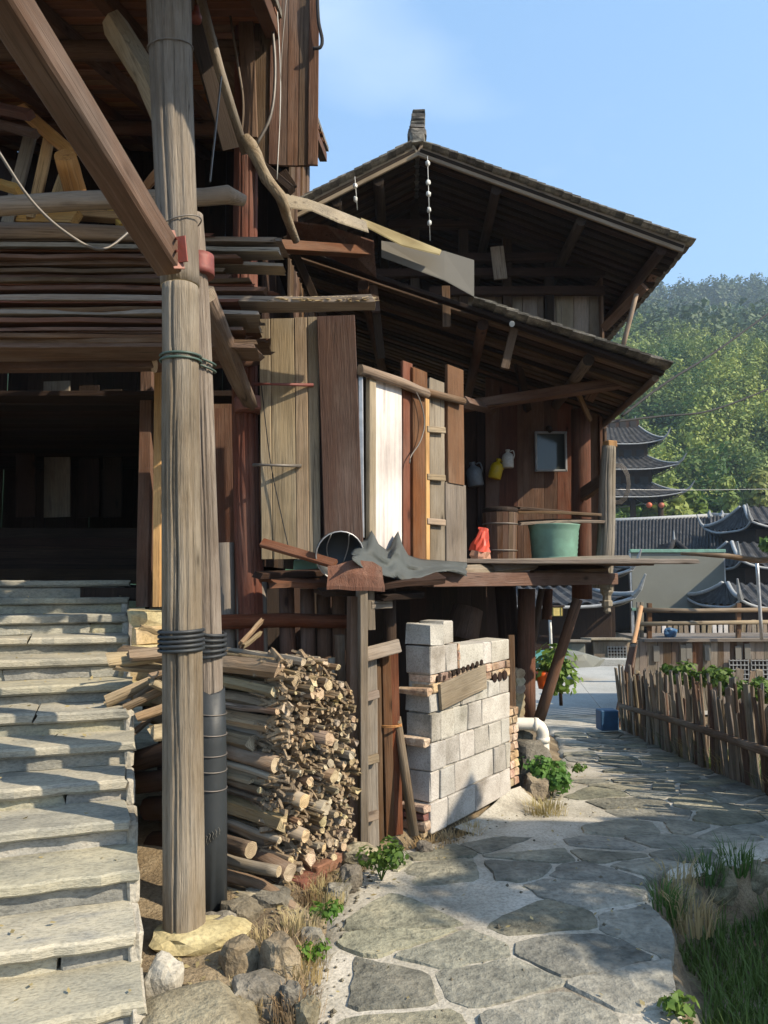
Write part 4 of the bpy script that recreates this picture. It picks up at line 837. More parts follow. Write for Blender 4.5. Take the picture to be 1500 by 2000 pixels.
# ------------------------------------------------------------------ main house: posts, floor, walls
H = thing('timber_house', (.9, 8.5, 0), 'old dark timber house with tiled gable and low tiled lean-to roof', 'house')
def HP(nm, a, b, w_, t_, mat, n=(0, -1, 0), **k): return plank(nm, a, b, w_, t_, mat, H, Vector(n), **k)
PZF = 1.74
for i in range(13):                                            # platform boards run to the right
    y = 5.95 + i * .185 + .0; HP('floor_board', (-.3 + i * .05, y, PZF), (2.15 + R.uniform(-.15, .35), y, PZF + R.uniform(-.008, .01)), .175, .035, m_grey if i < 3 else m_brown, n=(0, 0, 1), seg=4, jit=.12, rag=.05)
HP('platform_beam', P(905, 1118, 6.0), P(1045, 1102, 6.15), .07, .12, m_grey, n=(0, -1, .2), seg=3, jit=.15, rag=.02); HP('platform_beam', P(960, 1130, 6.8), P(1185, 1120, 6.8), .1, .1, m_brown)
HP('platform_beam', (-.5, 5.4, 1.62), (1.1, 7.2, 1.62), .1, .1, m_dark, n=(0, 0, 1)); HP('platform_beam', (.3, 5.2, 1.6), (2.05, 6.9, 1.6), .1, .1, m_brown, n=(0, 0, 1))
HP('front_board', P(1010, 1098, 6.45), P(1235, 1090, 6.5), .17, .03, m_grey, n=(0, -.2, 1), seg=4, jit=.2, rag=.05); HP('front_board', P(1040, 1112, 6.5), P(1175, 1108, 6.55), .14, .03, m_brown, n=(0, -.4, 1), seg=3, rag=.03)
log('post', [P(1028, 1400, 7.0), P(1028, 1150, 7.0)], [.085, .08], (m_red, m_end), H, 14, .04); log('post', [P(1000, 1330, 7.2), P(985, 1120, 7.2)], [.1, .1], (m_dark, m_end), H, 12)
log('strut', [P(1053, 1405, 6.75), P(1128, 1170, 6.75)], [.05, .045], (m_brown, m_end), H, 10, .06); log('strut', [P(1040, 1260, 7.1), P(1058, 1150, 7.1)], [.035, .03], (m_brown, m_end), H, 8)
log('post', [P(1134, 800, 7.6), P(1137, 1170, 7.6)], [.095, .1], (m_red, m_end), H, 14, .05)
log('post', [P(1068, 1210, 7.5), P(1070, 1150, 7.5)], [.05, .05], (m_red, m_end), H, 8)
hpst = oldpole('hanging_post', [P(1189, 872, 6.9), P(1186, 950, 6.9), P(1184, 1050, 6.9), P(1176, 1150, 6.9)], [.062, .075, .078, .085], (m_grey, m_end), H, 3, .02)
M = Matrix.Translation(P(1186, 1194, 6.9)); lathe('carved_pendant', [(.01, -.02), (.035, 0), (.028, .03), (.05, .05), (.05, .09), (.038, .1), (.038, .14), (.06, .17), (.06, .22)], m_grey, hpst, M, 8, False)
box('post_cap', P(1191, 868, 6.9), (.1, .1, .06), m_fresh, hpst, .3, .008); HP('tie_beam', P(1140, 965, 7.5), P(1190, 930, 6.9), .13, .06, m_brown, n=(1, -.6, 0))
for i, (x0, x1) in enumerate(((948, 975), (975, 1010), (1010, 1022), (1022, 1062), (1062, 1088), (1088, 1118), (1118, 1130), (1145, 1172))):
    HP('wall_board', P((x0 + x1) / 2, 1100, 8.0), P((x0 + x1) / 2, 700, 8.0), (x1 - x0) / 1500 * 8.1, .03, m_red if i % 3 else m_brown, seg=2, jit=.02)
for i in range(11): HP('wall_board', (-1.1 + i * .22, 8.05 + i % 2 * .035, PZF), (-1.1 + i * .22, 8.05 + i % 2 * .035, 4.25 - .085 * i), .235, .03, m_dark, seg=1)
for i in range(9): HP('wall_board', (-.95, 6.0 + i * .23, 1.7), (-.95, 6.0 + i * .23, 4.3), .225, .03, m_dark, n=(1, 0, 0), seg=1)
for i in range(16): HP('side_board', (2.27, 8.05 + i * .25, PZF - .1), (2.27, 8.05 + i * .25, 3.3), .245, .03, m_brown, n=(1, 0, 0), seg=1)
HP('mid_beam', P(900, 795, 7.0), P(1250, 742, 6.9), .09, .1, m_brown, n=(0, -1, .1)); HP('mid_beam', P(905, 785, 5.9), P(960, 800, 7.6), .07, .07, m_brown)
HP('roof_prop', P(1030, 800, 7.9), P(1010, 700, 7.2), .07, .06, m_dark); HP('curved_brace', P(1118, 745, 6.9), P(1152, 820, 7.3), .04, .04, m_brown); HP('curved_brace', P(1150, 780, 7.2), P(1200, 700, 6.8), .09, .05, m_brown)
# ------------------------------------------------------------------ roofs
def tilemesh(w_=.2, l=.19, rise=.028, th=.011):
    V = []; F = []; n = 4
    for k in (0, 1):
        for y in (0, l):
            for j in range(n + 1):
                x = (j / n - .5) * w_; V.append((x, y, rise * (1 - (2 * j / n - 1) ** 2) + k * th))
    s = n + 1
    for j in range(n): F += [(j, j + s, j + s + 1, j + 1), (2 * s + j, 2 * s + j + 1, 3 * s + j + 1, 3 * s + j), (j, j + 1, 2 * s + j + 1, 2 * s + j), (s + j, 3 * s + j, 3 * s + j + 1, s + j + 1)]
    F += [(0, 2 * s, 3 * s, s), (n, s + n, 3 * s + n, 2 * s + n)]
    return V, F
TV, TF = tilemesh(); TVn = np.array(TV); TFn = np.array(TF)
tile_me = bpy.data.meshes.new('roof_tile'); tile_me.from_pydata(TV, [], TF); tile_me.materials.append(m_tile)
def tiles(parent, O, dS, dC, L, cols, exposure, pitch, indiv, partname='roof_tile'):
    """tiles on a slope: O = top corner, dS down the slope, dC across; first columns are pieces of their own"""
    Nn = dC.cross(dS).normalized()
    if Nn.z < 0: Nn = -Nn
    VV = []; QQ = []; o = 0; nc = int(L / exposure)
    for c in range(cols):
        for k, cover in enumerate((False, True)):
            for i in range(nc):
                p = O + dC * (pitch * (c + .5 * k)) + dS * (i * exposure) + Nn * ((.045 if cover else .0) + R.uniform(-.004, .006))
                x = (dC if not cover else dC) + dS * R.uniform(-.06, .06); x.normalize(); zz = Nn if cover else -Nn
                y = dS + Nn * (.10 if cover else .08); y.normalize(); x = y.cross(zz).normalized(); z2 = x.cross(y)
                M = Matrix((x, y, z2)).transposed().to_4x4(); M.translation = p + (Nn * .03 if not cover else Vector())
                if c < indiv: link(bpy.data.objects.new(partname, tile_me), parent, M)
                else:
                    A = np.array(M); VV.append(TVn @ A[:3, :3].T + A[:3, 3]); QQ.append(TFn + o); o += len(TVn)
    if VV:
        f = npmesh('tile_field', np.concatenate(VV), np.concatenate(QQ), m_tile, parent); f['kind'] = 'stuff'
# low roof
LT = P(560, 478, 6.25); LB = P(1298, 729, 6.3); LB.y = 6.25; LdS = (LB - LT); LL = LdS.length; LdS.normalize(); Y = Vector((.06, 1, 0)).normalized()
for i in range(28):
    y = i * .135; a = LT + Y * y; b = a + LdS * (LL - .03 + R.uniform(-.03, .02)); HP('rafter', a + Vector((0, 0, -.03)), b + Vector((0, 0, -.03)), .085, .035, m_brown if R.random() < .6 else m_dark, n=(0, 0, 1), seg=2)
for f, mt in ((.2, m_brown), (.52, m_brown), (.8, m_brown)): a = LT + LdS * (LL * f) - Vector((0, .05, .1)); log('purlin', [a + Y * .12, a + Y * 3.8], .05, (mt, m_dark), H, 10)
rf = log('eave_pole', [LT + LdS * (LL - .1) - Vector((0, 0, .09)), LT + LdS * (LL - .1) - Vector((0, 0, .09)) + Y * 3.8], .03, m_brown, H, 8)
tO = LT + LdS * (LL * .49) + Y * -.02 + Vector((0, 0, .01)); tiles(H, tO, LdS, Y, LL * .51, 20, .095, .19, 3)
tiles(H, LT + Y * .25 + Vector((0, 0, .01)), LdS, Y, LL * .49, 18, .12, .19, 0)
for (a, b, c_) in (((1005, 640), (985, 720), 6.3), ((870, 560), (872, 640), 6.35), ((722, 500), (735, 610), 6.4)): HP('prop', P(*a, c_), P(*b, c_), .07, .05, m_brown)
log('pipe_end', [P(1000, 633, 6.05), P(1000, 631, 6.4)], .022, m_wplas, H, 14, 0)
# sheets laid on the left part of the low roof
def sheet(name, pts, mat, lab, cat, th=.012, par=None, smooth=False):
    """a stiff bent sheet through a grid of world points"""
    n, m_ = len(pts), len(pts[0]); V = [p for r in pts for p in r]; V = [Vector(v) for v in V]; o = V[0].copy(); top = len(V); V = V + [v - Vector((0, 0, th)) for v in V]; F = []
    for i in range(n - 1):
        for j in range(m_ - 1):
            a = i * m_ + j; F += [(a, a + 1, a + m_ + 1, a + m_), (top + a, top + a + m_, top + a + m_ + 1, top + a + 1)]
    ed = [(i * m_, (i + 1) * m_) for i in range(n - 1)] + [((i + 1) * m_ + m_ - 1, i * m_ + m_ - 1) for i in range(n - 1)] + [(j + 1, j) for j in range(m_ - 1)] + [((n - 1) * m_ + j, (n - 1) * m_ + j + 1) for j in range(m_ - 1)]
    F += [(a, b, top + b, top + a) for a, b in ed]
    ob = mesh(name, [v - o for v in V], F, mat, par, Matrix.Translation(o)); ob.data.polygons.foreach_set('use_smooth', [smooth] * len(F)); return tag(ob, lab, cat) if lab else ob
sheet('fibre_sheet', [[P(545, 375, 5.95), P(600, 388, 5.95), P(640, 402, 6.0), P(715, 432, 6.05)], [P(552, 402, 5.8), P(610, 410, 5.82), P(660, 432, 5.85), P(720, 452, 5.9)]], m_board, 'torn tan fibre sheet draped over the upper edge of the low roof', 'sheet')
sheet('edge_sheet', [[P(705, 425, 6.1), P(780, 455, 6.1), P(862, 488, 6.1)], [P(712, 440, 6.0), P(785, 478, 6.0), P(858, 496, 6.0)]], m_dry, 'thin straw coloured sheet along the low roof edge', 'sheet')
sheet('grey_panel', [[P(745, 470, 6.18), P(868, 490, 6.18), P(926, 508, 6.18)], [P(745, 500, 6.15), P(868, 545, 6.15), P(926, 577, 6.15)]], m_panel, 'flat pale grey panel hung on the low roof edge', 'panel')
sheet('tarp_underside', [[P(560, 430, 5.9), P(640, 440, 5.9), P(730, 470, 6.0)], [P(560, 470, 6.2), P(640, 500, 6.2), P(735, 540, 6.2)]], m_brown, 'brown board under the tan sheet of the low roof', 'board')
HP('roof_beam', P(500, 478, 5.6), P(720, 492, 6.1), .08, .08, m_red, n=(0, -1, 0)); HP('roof_post', P(560, 460, 6.2), P(640, 640, 6.6), .07, .06, m_dark); HP('roof_post', P(720, 480, 6.3), P(745, 700, 6.6), .07, .06, m_dark)
# upper gable roof
A = P(815, 288, 8.0); RB = P(1334, 478, 8.0); LBp = P(560, 418, 8.0); YU = Vector((.03, 1, 0)).normalized()
for (B, sgn) in ((RB, 1), (LBp, -1)):
    d = (B - A); L = d.length; d.normalize()
    for i in range(26):
        a = A + YU * (i * .17) - Vector((0, 0, .05)); HP('rafter', a + d * .03, a + d * (L - .02 + R.uniform(-.03, .03)), .1, .04, m_dark, n=(0, 0, 1), seg=1)
    HP('bargeboard', A - Vector((0, .03, .045)) + d * .01, B - Vector((0, .03, .045)), .13, .03, m_board, n=(0, -1, 0), seg=4, jit=.02)
    tiles(H, A + YU * -.03 + d * .06, d, YU, L - .02, 24 if sgn > 0 else 22, .1, .19, 2 if sgn > 0 else 1)
    for f in (.3, .62, .92): p = A + d * (L * f) - Vector((0, -.02, .14)); log('purlin', [p, p + YU * 4.3], .06, (m_dark, m_dark), H, 8)
for i in range(24): box('ridge_tile', A + YU * (i * .19) + Vector((0, 0, .07)), (.16, .2, .12), m_tile, H, 0, .02, .01)
fin = box('ridge_end', A + Vector((0, .05, .14)), (.2, .24, .1), m_tile, H, 0, .02, .01)
for i in range(6): box('ridge_end_tile', A + Vector((0 + .004 * i, .08, .2 + i * .042)), (.17 - i * .006, .2, .036), m_tile, fin, R.uniform(-.05, .05), .008, .006)
# attic framing and upper wall
for px, t in ((905, 330), (990, 420), (1072, 465), (810, 330), (720, 380)): HP('attic_post', P(px, t, 9.2), P(px, 660, 9.2), .11, .1, m_dark)
for a, b, py in ((700, 1180, 535), (838, 1180, 570), (760, 1000, 440), (880, 1180, 505)): HP('attic_beam', P(a, py, 9.15), P(b, py - 2, 9.15), .1, .09, m_dark)
xx = [838, 870, 905, 935, 968, 1000, 1020, 1050, 1085, 1120, 1150, 1175]
for a, b in zip(xx, xx[1:]): HP('upper_board', P((a + b) / 2, 760, 9.3), P((a + b) / 2, 572, 9.3), (b - a) / 1500 * 9.5 - .004, .03, m_grey, seg=1, jit=.02)
for i in range(18): HP('attic_back', (-1.2 + i * .24, 11.5, 3), (-1.2 + i * .24, 11.5, 6.2), .235, .03, m_dark, seg=1)
for i in range(14): HP('upper_side', (2.68, 9.3 + i * .25, 3.2), (2.68, 9.3 + i * .25, 5.3), .245, .03, m_brown, n=(1, 0, 0), seg=1)
HP('eave_brace', P(1180, 640, 9.1), P(1260, 560, 8.6), .1, .08, m_brown); HP('eave_brace', P(1155, 505, 9.1), P(1190, 460, 8.5), .08, .08, m_dark); HP('eave_brace', P(1270, 545, 8.9), P(1300, 495, 8.4), .1, .08, m_brown)
HP('leaning_plank', P(970, 482, 9.0), P(978, 545, 9.0), .16, .03, m_grey)
tag(log('eave_prop', [P(1243, 575, 8.5), P(1216, 680, 8.5)], [.028, .028], (m_board, m_end), None, 8), 'pale bamboo prop under the upper eave', 'pole')
for (px, t, b_, lab) in ((835, 305, 470, 'string of small white shells hanging from the gable peak'), (693, 345, 410, 'short string of white shells beside the left roof slope')):
    st = thing('shell_string', P(px, b_, 7.8), lab, 'garland'); tube('string', [P(px, t, 7.8), P(px + 5, b_, 7.8)], .004, m_wplas, st, 4)
    for i in range(int((b_ - t) / 28)): rock('shell', P(px + .5 + i * .8, t + 18 + i * 29 + R.uniform(-5, 5), 7.8), (.05, .04, .055), m_wplas, st, .1)
# ------------------------------------------------------------------ things on the platform
bar = thing('wooden_barrel', P(978, 1095, 6.7), 'brown wooden barrel with dark rim on the platform', 'barrel'); M = Matrix.Translation(P(978, 1098, 6.7))
for i in range(18):
    a = i / 18 * 2 * math.pi; c_ = M.translation; r0, r1 = .125, .145
    plank('stave', c_ + Vector((math.cos(a) * r0, math.sin(a) * r0, 0)), c_ + Vector((math.cos(a) * r1, math.sin(a) * r1, .43)), .05, .015, m_brown, bar, n=(math.cos(a), math.sin(a), 0), seg=1, ch=.002)
for z in (.1, .33): ring('hoop', M.translation + Vector((0, 0, z)), (.137 + z * .04, .137 + z * .04), m_wire, .007, bar)
lathe('lid', [(.15, .43), (.155, .44), (.155, .47), (.1, .48)], m_dark, bar, M)
tub = thing('green_tub', P(1083, 1093, 6.8), 'faded green ribbed plastic tub under a plank shelf', 'tub'); M = Matrix.Translation(P(1083, 1096, 6.8))
lathe('body', [(.19, 0), (.193, .02)] + [(.193 + .0016 * i + (.004 if i % 2 else 0), .02 + i * .02) for i in range(14)] + [(.225, .31), (.23, .32), (.2, .32)], m_green, tub, M, 28)
for (a, b, wd, lab) in (((1008, 1022), (1168, 1018), .3, 'pale plank shelf lying across the green tub'), ((1003, 1000), (1165, 1005), .28, 'dark warped plank on top of the shelf'), ((1010, 992), (1150, 1008), .22, 'sooty curled board topmost over the green tub')):
    tag(plank('shelf_plank', P(*a, 6.8), P(*b, 6.9), wd, .025, m_board if 'pale' in lab else m_brown, None, n=(0, -.12, 1), seg=4, jit=.2, bow=.01, rag=.02), lab, 'plank')
V, F, n = [], [], 10
bagM = Matrix.Translation(P(935, 1098, 6.3)) @ Matrix.Rotation(.15, 4, 'Y')
bag = thing('snack_bag', P(935, 1098, 6.3), 'crumpled red and orange plastic bag standing on the platform', 'bag')
def crumple(name, prof, mat, par, M, amp=.15, n=14):
    V = []; F = []
    for (r, r2, z) in prof:
        for j in range(n): a = j / n * 6.283; k = 1 + amp * R.uniform(-1, 1); V.append((r * k * math.cos(a), r2 * k * math.sin(a), z + R.uniform(-.008, .008)))
    for i in range(len(prof) - 1):
        for j in range(n): F.append((i * n + j, i * n + (j + 1) % n, (i + 1) * n + (j + 1) % n, (i + 1) * n + j))
    F += [tuple(range(n - 1, -1, -1)), tuple((len(prof) - 1) * n + j for j in range(n))]; return mesh(name, V, F, mat, par, M)
crumple('lower_bag', [(.07, .05, 0), (.078, .055, .04), (.075, .05, .09)], plain('white_red_print', (.55, .3, .2), .4, sc=25), bag, bagM, .25); crumple('upper_bag', [(.074, .05, .09), (.07, .045, .14), (.05, .03, .2), (.035, .015, .26), (.045, .01, .28)], m_orange, bag, bagM, .3)
def jug(px, py, s, mat, lab, rz=0):
    t = thing('plastic_jug', P(px, py, 7.85), lab, 'jug'); M = Matrix.Translation(P(px, py, 7.85)) @ Matrix.Rotation(rz, 4, 'Y') @ Matrix.Scale(s, 4)
    lathe('body', [(.3, 0), (.34, .05), (.34, .62), (.28, .78), (.12, .88), (.1, .96), (.13, .97), (.13, 1.06)], mat, t, M, 12); tube('handle', curve([M @ Vector(q) for q in ((.14, -.05, .95), (.3, -.1, .98), (.36, -.1, .75), (.33, -.05, .55))], 10), .03 * s, mat, t, 6)
jug(965, 935, .2, m_yel, 'yellow plastic jug hanging on the dark wall', .25); jug(992, 914, .18, m_wplas, 'small white plastic bottle beside the yellow jug'); jug(930, 950, .24, m_gplas, 'grey plastic jug hanging below the yellow one', -.15)
mi = thing('framed_mirror', P(1076, 920, 7.9), 'small mirror in a pale frame hung on the wall', 'mirror')
box('glass', P(1076, 882, 7.93), (.3, .015, .38), m_glass, mi, 0, .002)
for (c_, dm) in (((1047, 882), (.02, .03, .42)), ((1105, 882), (.02, .03, .42)), ((1076, 919), (.33, .03, .022)), ((1076, 845), (.33, .03, .022))): box('frame', P(*c_, 7.91), dm, m_trim, mi, 0, .003)
tag(rock('pot_lid', P(1073, 838, 7.85), (.2, .05, .06), m_dark), 'dark pot lid hung above the mirror', 'lid')
coil = thing('wire_coil', P(1212, 945, 7.1), 'loose coil of thin wire hung behind the hanging post', 'wire')
for i in range(4):
    pts = [P(1203 + 22 * math.cos(a / 14 * 6.283) + i * 2, 945 + (34 + i * 2) * math.sin(a / 14 * 6.283), 7.1 + .01 * i) for a in range(14)]; tube('turn', pts, .0035, m_wire, coil, 5, True)
ba = thing('black_basin', P(662, 1090, 4.72), 'black basin with a silver rim tipped up against the shutter', 'basin')
MB_ = Matrix.Translation(P(664, 1085, 4.66)) @ Matrix.Rotation(.25, 4, 'Z') @ Matrix.Rotation(math.radians(100), 4, 'X')
lathe('bowl', [(.06, -.13), (.11, -.11), (.145, -.05), (.15, 0), (.142, 0), (.137, -.05), (.1, -.1), (.04, -.12)], m_rubber, ba, MB_, 28)
tube('rim', [MB_ @ Vector((.147 * math.cos(a / 24 * 6.283), .147 * math.sin(a / 24 * 6.283), .002)) for a in range(24)], .0045, m_steel, ba, 6, True)
for x in (-.06, .05): tube('strap', curve([MB_ @ Vector((x, .13, .005)), MB_ @ Vector((x * 1.2, .04, -.06)), MB_ @ Vector((x * .8, -.06, -.09))], 8), .0035, m_steel, ba, 5)
g = []; NJ = 30
TOPY = [(0, 1078), (.06, 1058), (.13, 1052), (.17, 1034), (.23, 1062), (.3, 1074), (.345, 1066), (.39, 1030), (.44, 1064), (.5, 1084), (.6, 1092), (1, 1098)]; BOTY = [(0, 1092), (.12, 1112), (.3, 1124), (.45, 1131), (.6, 1128), (.72, 1116), (.85, 1114), (1, 1124)]
for i in range(11):
    r_ = []
    for j in range(NJ + 1):
        f = j / NJ; q = i / 10; px = 688 + f * 224; py = lerp(TOPY, f) + (lerp(BOTY, f) - lerp(TOPY, f)) * q
        r_.append(onC(px + 6 * nz(f * 5, q * 3, 2), py + 4 * nz(f * 9, q * 5, 6) * (1 - abs(2 * q - 1)), .05 + .26 * q ** .8 + .05 * nz(f * 6, q * 4, 1) + .03 * nz(f * 14, q * 9, 3) + (.06 * sm(.2, 0, q) if 0 else 0)))
    g.append(r_)
sheet('rubber_sheet', g, m_rubber2, 'crumpled grey black rubber sheet with torn points draped over the platform edge', 'sheet', .006, None, True)
sheet('broken_board', [[P(640, 1105, 4.5), P(655, 1104, 4.5), P(690, 1093, 4.52), P(728, 1097, 4.52), P(746, 1108, 4.5)], [P(640, 1125, 4.46), P(660, 1125, 4.46), P(690, 1120, 4.46), P(725, 1125, 4.46), P(748, 1128, 4.46)], [P(638, 1145, 4.44), P(660, 1144, 4.44), P(690, 1147, 4.44), P(725, 1147, 4.44), P(752, 1149, 4.44)]], m_red, 'broken orange red board lying at the platform edge over the gate', 'board', .02)
tag(plank('red_plank', P(512, 1060, 4.78), P(655, 1102, 4.6), .06, .03, m_red, None, n=(.2, -1, .6)), 'reddish plank slanting down across the foot of the shutter', 'plank')
for (a, b, wd, mt, lab) in (((505, 1124), (630, 1119), .09, m_dark, 'dark thin board under the slanting red plank'), ((525, 1136), (660, 1136), .22, m_red, 'pinkish weathered board lying on the palisade tops'), ((620, 1155), (715, 1152), .16, m_dark, 'dark broken board end over the gate posts'), ((700, 1142), (860, 1128), .22, m_dark, 'rotten dark log board under the rubber sheet'), ((745, 1165), (820, 1160), .08, m_dark, 'short dark beam end over the gate')):
    tag(plank('platform_scrap', P(*a, 4.75), P(*b, 4.95), wd, .04, mt, None, n=(0, -.2, 1), seg=4, jit=.25, rag=.03), lab, 'board')
tag(log('platform_log', [P(790, 1125, 5.1), P(900, 1122, 5.7), P(955, 1118, 6.0)], [.07, .07, .065], (m_bark, m_end), None, 10, .12), 'rough log carrying the platform edge below the rubber sheet', 'log')
tag(box('green_crate', P(600, 1108, 5.1), (.16, .2, .1), m_green, None, 0, .01), 'green plastic crate tucked under the shutter', 'crate')
tag(log('wicker_drum', [P(900, 1250, 6.6), P(915, 1188, 6.65)], [.15, .13], (m_brown, m_dark), None, 16, .03), 'brown wicker drum leaning in the dark behind the block wall', 'basket')
for i in range(7):
    for j in range(2): tag(log('split_log', [P(1008 + j * 9, 1405 - i * 15, 6.9), P(1008 + j * 9, 1405 - i * 15, 6.9) + Vector((-.1, .5, 0))], [.045, .045], (m_bark, m_end), None, 9, .1), 'short log in the small stack behind the red post', 'firewood', 'logs stacked behind the red post')
# ------------------------------------------------------------------ ditch on the right of the path
pts = []
while len(pts) < 36000:
    x = R.uniform(1.2, 4.2); y = R.uniform(1.6, 6.2); d = ditch(x, y)
    if d > .12 + .1 * nz(x, y, 3, 4) and d > .05: pts.append((x, y, gz(x, y)))
V = np.zeros((len(pts) * 5, 3), np.float32); Q = []; T = []
VV = []; FF_ = []
for i, p in enumerate(pts):
    a = R.uniform(0, 6.28); h = R.choice((.05, .07, .09, .16)) * R.uniform(.7, 1.2) * (1 + .9 * nz(p[0], p[1], 7, 3)); wv = .0035; l = Vector((math.cos(a), math.sin(a), 0)) * h * R.uniform(.2, .9); s = Vector((-math.sin(a), math.cos(a), 0)) * wv; b = Vector(p); o = len(VV)
    m_ = b + l * .35 + Vector((0, 0, h * .65)); e = b + l + Vector((0, 0, h)); VV += [b - s, b + s, m_ + s * .8, m_ - s * .8, e + s * .1, e - s * .1]; FF_ += [(o, o + 1, o + 2, o + 3), (o + 3, o + 2, o + 4, o + 5)]
o = npmesh('ditch_grass', VV, FF_, m_grass); o['kind'] = 'stuff'
tag(box('fallen_slab', Vector((1.95, 3.95, gz(1.95, 3.95) + .03)), (.3, .16, .03), m_slate, None, .3, .008, .006), 'bluish stone slab lying in the grass of the ditch', 'stone')
for i, (px, py, d, w_) in enumerate(((1285, 1745, 4.05, .14), (1290, 1790, 3.8, .12), (1300, 1850, 3.5, .13), (1335, 1930, 3.1, .16), (1330, 1690, 4.3, .16), (1400, 1668, 4.5, .2), (1470, 1652, 4.7, .18))):
    tag(rock('edge_rock', P(px, py, d) - Vector((0, 0, .17)), (w_, w_, .16), m_rock), 'dark rough rock under the path edge along the ditch', 'rock', 'rocks along the ditch edge')
for i, (px, py, d) in enumerate(((1300, 1740, 4.0), (1320, 1700, 4.25), (1380, 1672, 4.45), (1350, 1760, 3.9), (1440, 1655, 4.6))): tuft('ditch_weed', P(px, py, d) - Vector((0, 0, .14)), 90, .2, .1, m_dry if i % 2 else m_grass, 'rank grass clump hanging over the ditch edge', 'grass', .004, 'grass clumps along the ditch')
# ------------------------------------------------------------------ lath fence along the path
FA0 = Vector((3.34, 10.9, 0)); FB0 = Vector((3.02, 4.9, 0)); n = 150
fence = thing('lath_fence', (3.2, 8, pz(8)), 'low fence of split weathered laths along the right of the path', 'fence')
for i in range(n):
    f = i / (n - 1); p = FA0.lerp(FB0, f) + Vector((R.uniform(-.03, .03), 0, 0)); p.z = pz(p.y) - .06; h = R.uniform(.66, .98)
    q = p + Vector((R.uniform(-.05, .05) - .02, R.uniform(-.07, .07), h)); plank('lath', p, q, R.uniform(.045, .085), R.uniform(.014, .028), (m_board if R.random() < .35 else m_grey) if R.random() < .8 else m_brown, fence, n=(-1, R.uniform(-.5, .5), 0), seg=2, jit=.25, rag=.025, taper=R.uniform(.6, 1))
log('rail', [FA0 + Vector((-.05, 0, pz(10.9) + .34)), Vector((3.12, 8, pz(8) + .4)), FB0 + Vector((-.06, 0, pz(5) + .38))], [.03, .035, .04], (m_bark, m_end), fence, 9, .12)
for (px, t, b_, d, w_, lean) in [(1248, 1312, 1400, 10.9, .06, 2), (1262, 1305, 1395, 11, .05, 0), (1278, 1318, 1390, 11, .07, -3), (1296, 1305, 1385, 11.2, .06, 4), (1312, 1300, 1380, 11.3, .07, 0), (1330, 1308, 1375, 11.3, .08, 3), (1352, 1300, 1375, 11.4, .07, -6), (1385, 1312, 1370, 11.4, .1, 8), (1402, 1318, 1370, 11.4, .08, 3), (1425, 1316, 1372, 11.4, .1, -4), (1443, 1306, 1372, 11.4, .11, -2), (1462, 1312, 1375, 11.4, .08, -9), (1488, 1308, 1375, 11.3, .1, 5), (1510, 1305, 1375, 11.3, .1, 0)]:
    tag(plank('garden_slat', P(px + lean, b_ + 40, d), P(px - lean, t, d), w_, .02, m_board if R.random() < .5 else m_grey, None, seg=2, jit=.15, rag=.03), 'pale upright slat of the garden screen before the deck', 'slat', 'slats of the garden screen')
for i in range(16):
    q = FA0.lerp(FB0, (i + .5) / 16); tuft('fence_weed', (q.x + .14, q.y, pz(q.y) - .06), 160, .34, .16, m_grass if i % 3 else m_dry, 'rank weeds growing through the foot of the lath fence', 'grass', .005, 'weeds behind the lath fence')
v = []; cl = []
vine = thing('bean_vine', (4.2, 9.8, pz(9.8)), 'bright green bean vine trailing over the lath fence', 'plant')
vp = curve([P(1305, 1345, 9.6), P(1350, 1340, 9.5), P(1390, 1350, 9.3), P(1420, 1368, 9.2), P(1465, 1375, 9.0), P(1520, 1380, 8.8), P(1560, 1395, 8.6)], 16)
vp = [p + Vector((-.1, -.3, .2)) for p in vp]
tube('stem', vp, .008, m_leaf, vine, 5)
for p in vp:
    for _ in range(2): cl.append((tuple(p + Vector((R.uniform(-.1, .1), R.uniform(-.2, .2), R.uniform(-.1, .08)))), R.uniform(.06, .14)))
lv, lf = crown(rng, 1500, cl, (1.2, 1, .9), .055, .8); npmesh('leaves', lv, lf, m_leaf, vine)
tag(box('blue_box', P(1186, 1405, 10.6), (.25, .2, .27), m_blue, None, .1, .012), 'blue plastic box standing at the corner of the fence', 'box')
# ------------------------------------------------------------------ timber deck on the right
dk = thing('timber_deck', P(1370, 1430, 13), 'raised timber deck with weathered board front and log railing', 'deck')
px = 1238
while px < 1640:
    w_ = R.uniform(10, 20); plank('front_board', P(px + w_ / 2, 1460, 13), P(px + w_ / 2, 1250 + R.uniform(-2, 3), 13), w_ / 1500 * 13.1 * .96, .025, m_grey if R.random() < .75 else m_brown, dk, seg=2, jit=.1); px += w_
for px in (1282, 1335, 1345, 1382, 1442, 1460): box('pale_patch', P(px, 1268 + R.uniform(-2, 12), 12.96), (.1, .015, .26), m_panel, dk, 0, .003)
for (x0, x1) in ((1425, 1462), (1468, 1506)):
    wi = thing('x', (0, 0, 0), 'x x x x', 'x') if 0 else None
    fr_ = box('window', P((x0 + x1) / 2, 1312, 12.95), ((x1 - x0) / 1500 * 13, .02, .4), m_dark, dk, 0, .003)
    for k in range(6): box('window_bar', P(x0 + (x1 - x0) * k / 5, 1312, 12.92), (.014, .02, .4), m_trim, fr_, 0, 0)
    for k in range(6): box('window_bar', P((x0 + x1) / 2, 1290 + k * 9, 12.91), ((x1 - x0) / 1500 * 13, .018, .014), m_trim, fr_, 0, 0)
plank('deck_floor', P(1232, 1245, 13.6), P(1660, 1243, 13.6), 1.4, .05, m_grey, dk, n=(0, 0, 1))
for px in (1268, 1442, 1620): plank('rail_post', P(px, 1247, 13.1), P(px, 1178, 13.1), .075, .06, m_red, dk)
for dx in (0, 7): plank('rail_post', P(1247 + dx, 1245, 13.3), P(1246 + dx, 1176, 13.3), .05, .05, m_grey, dk)
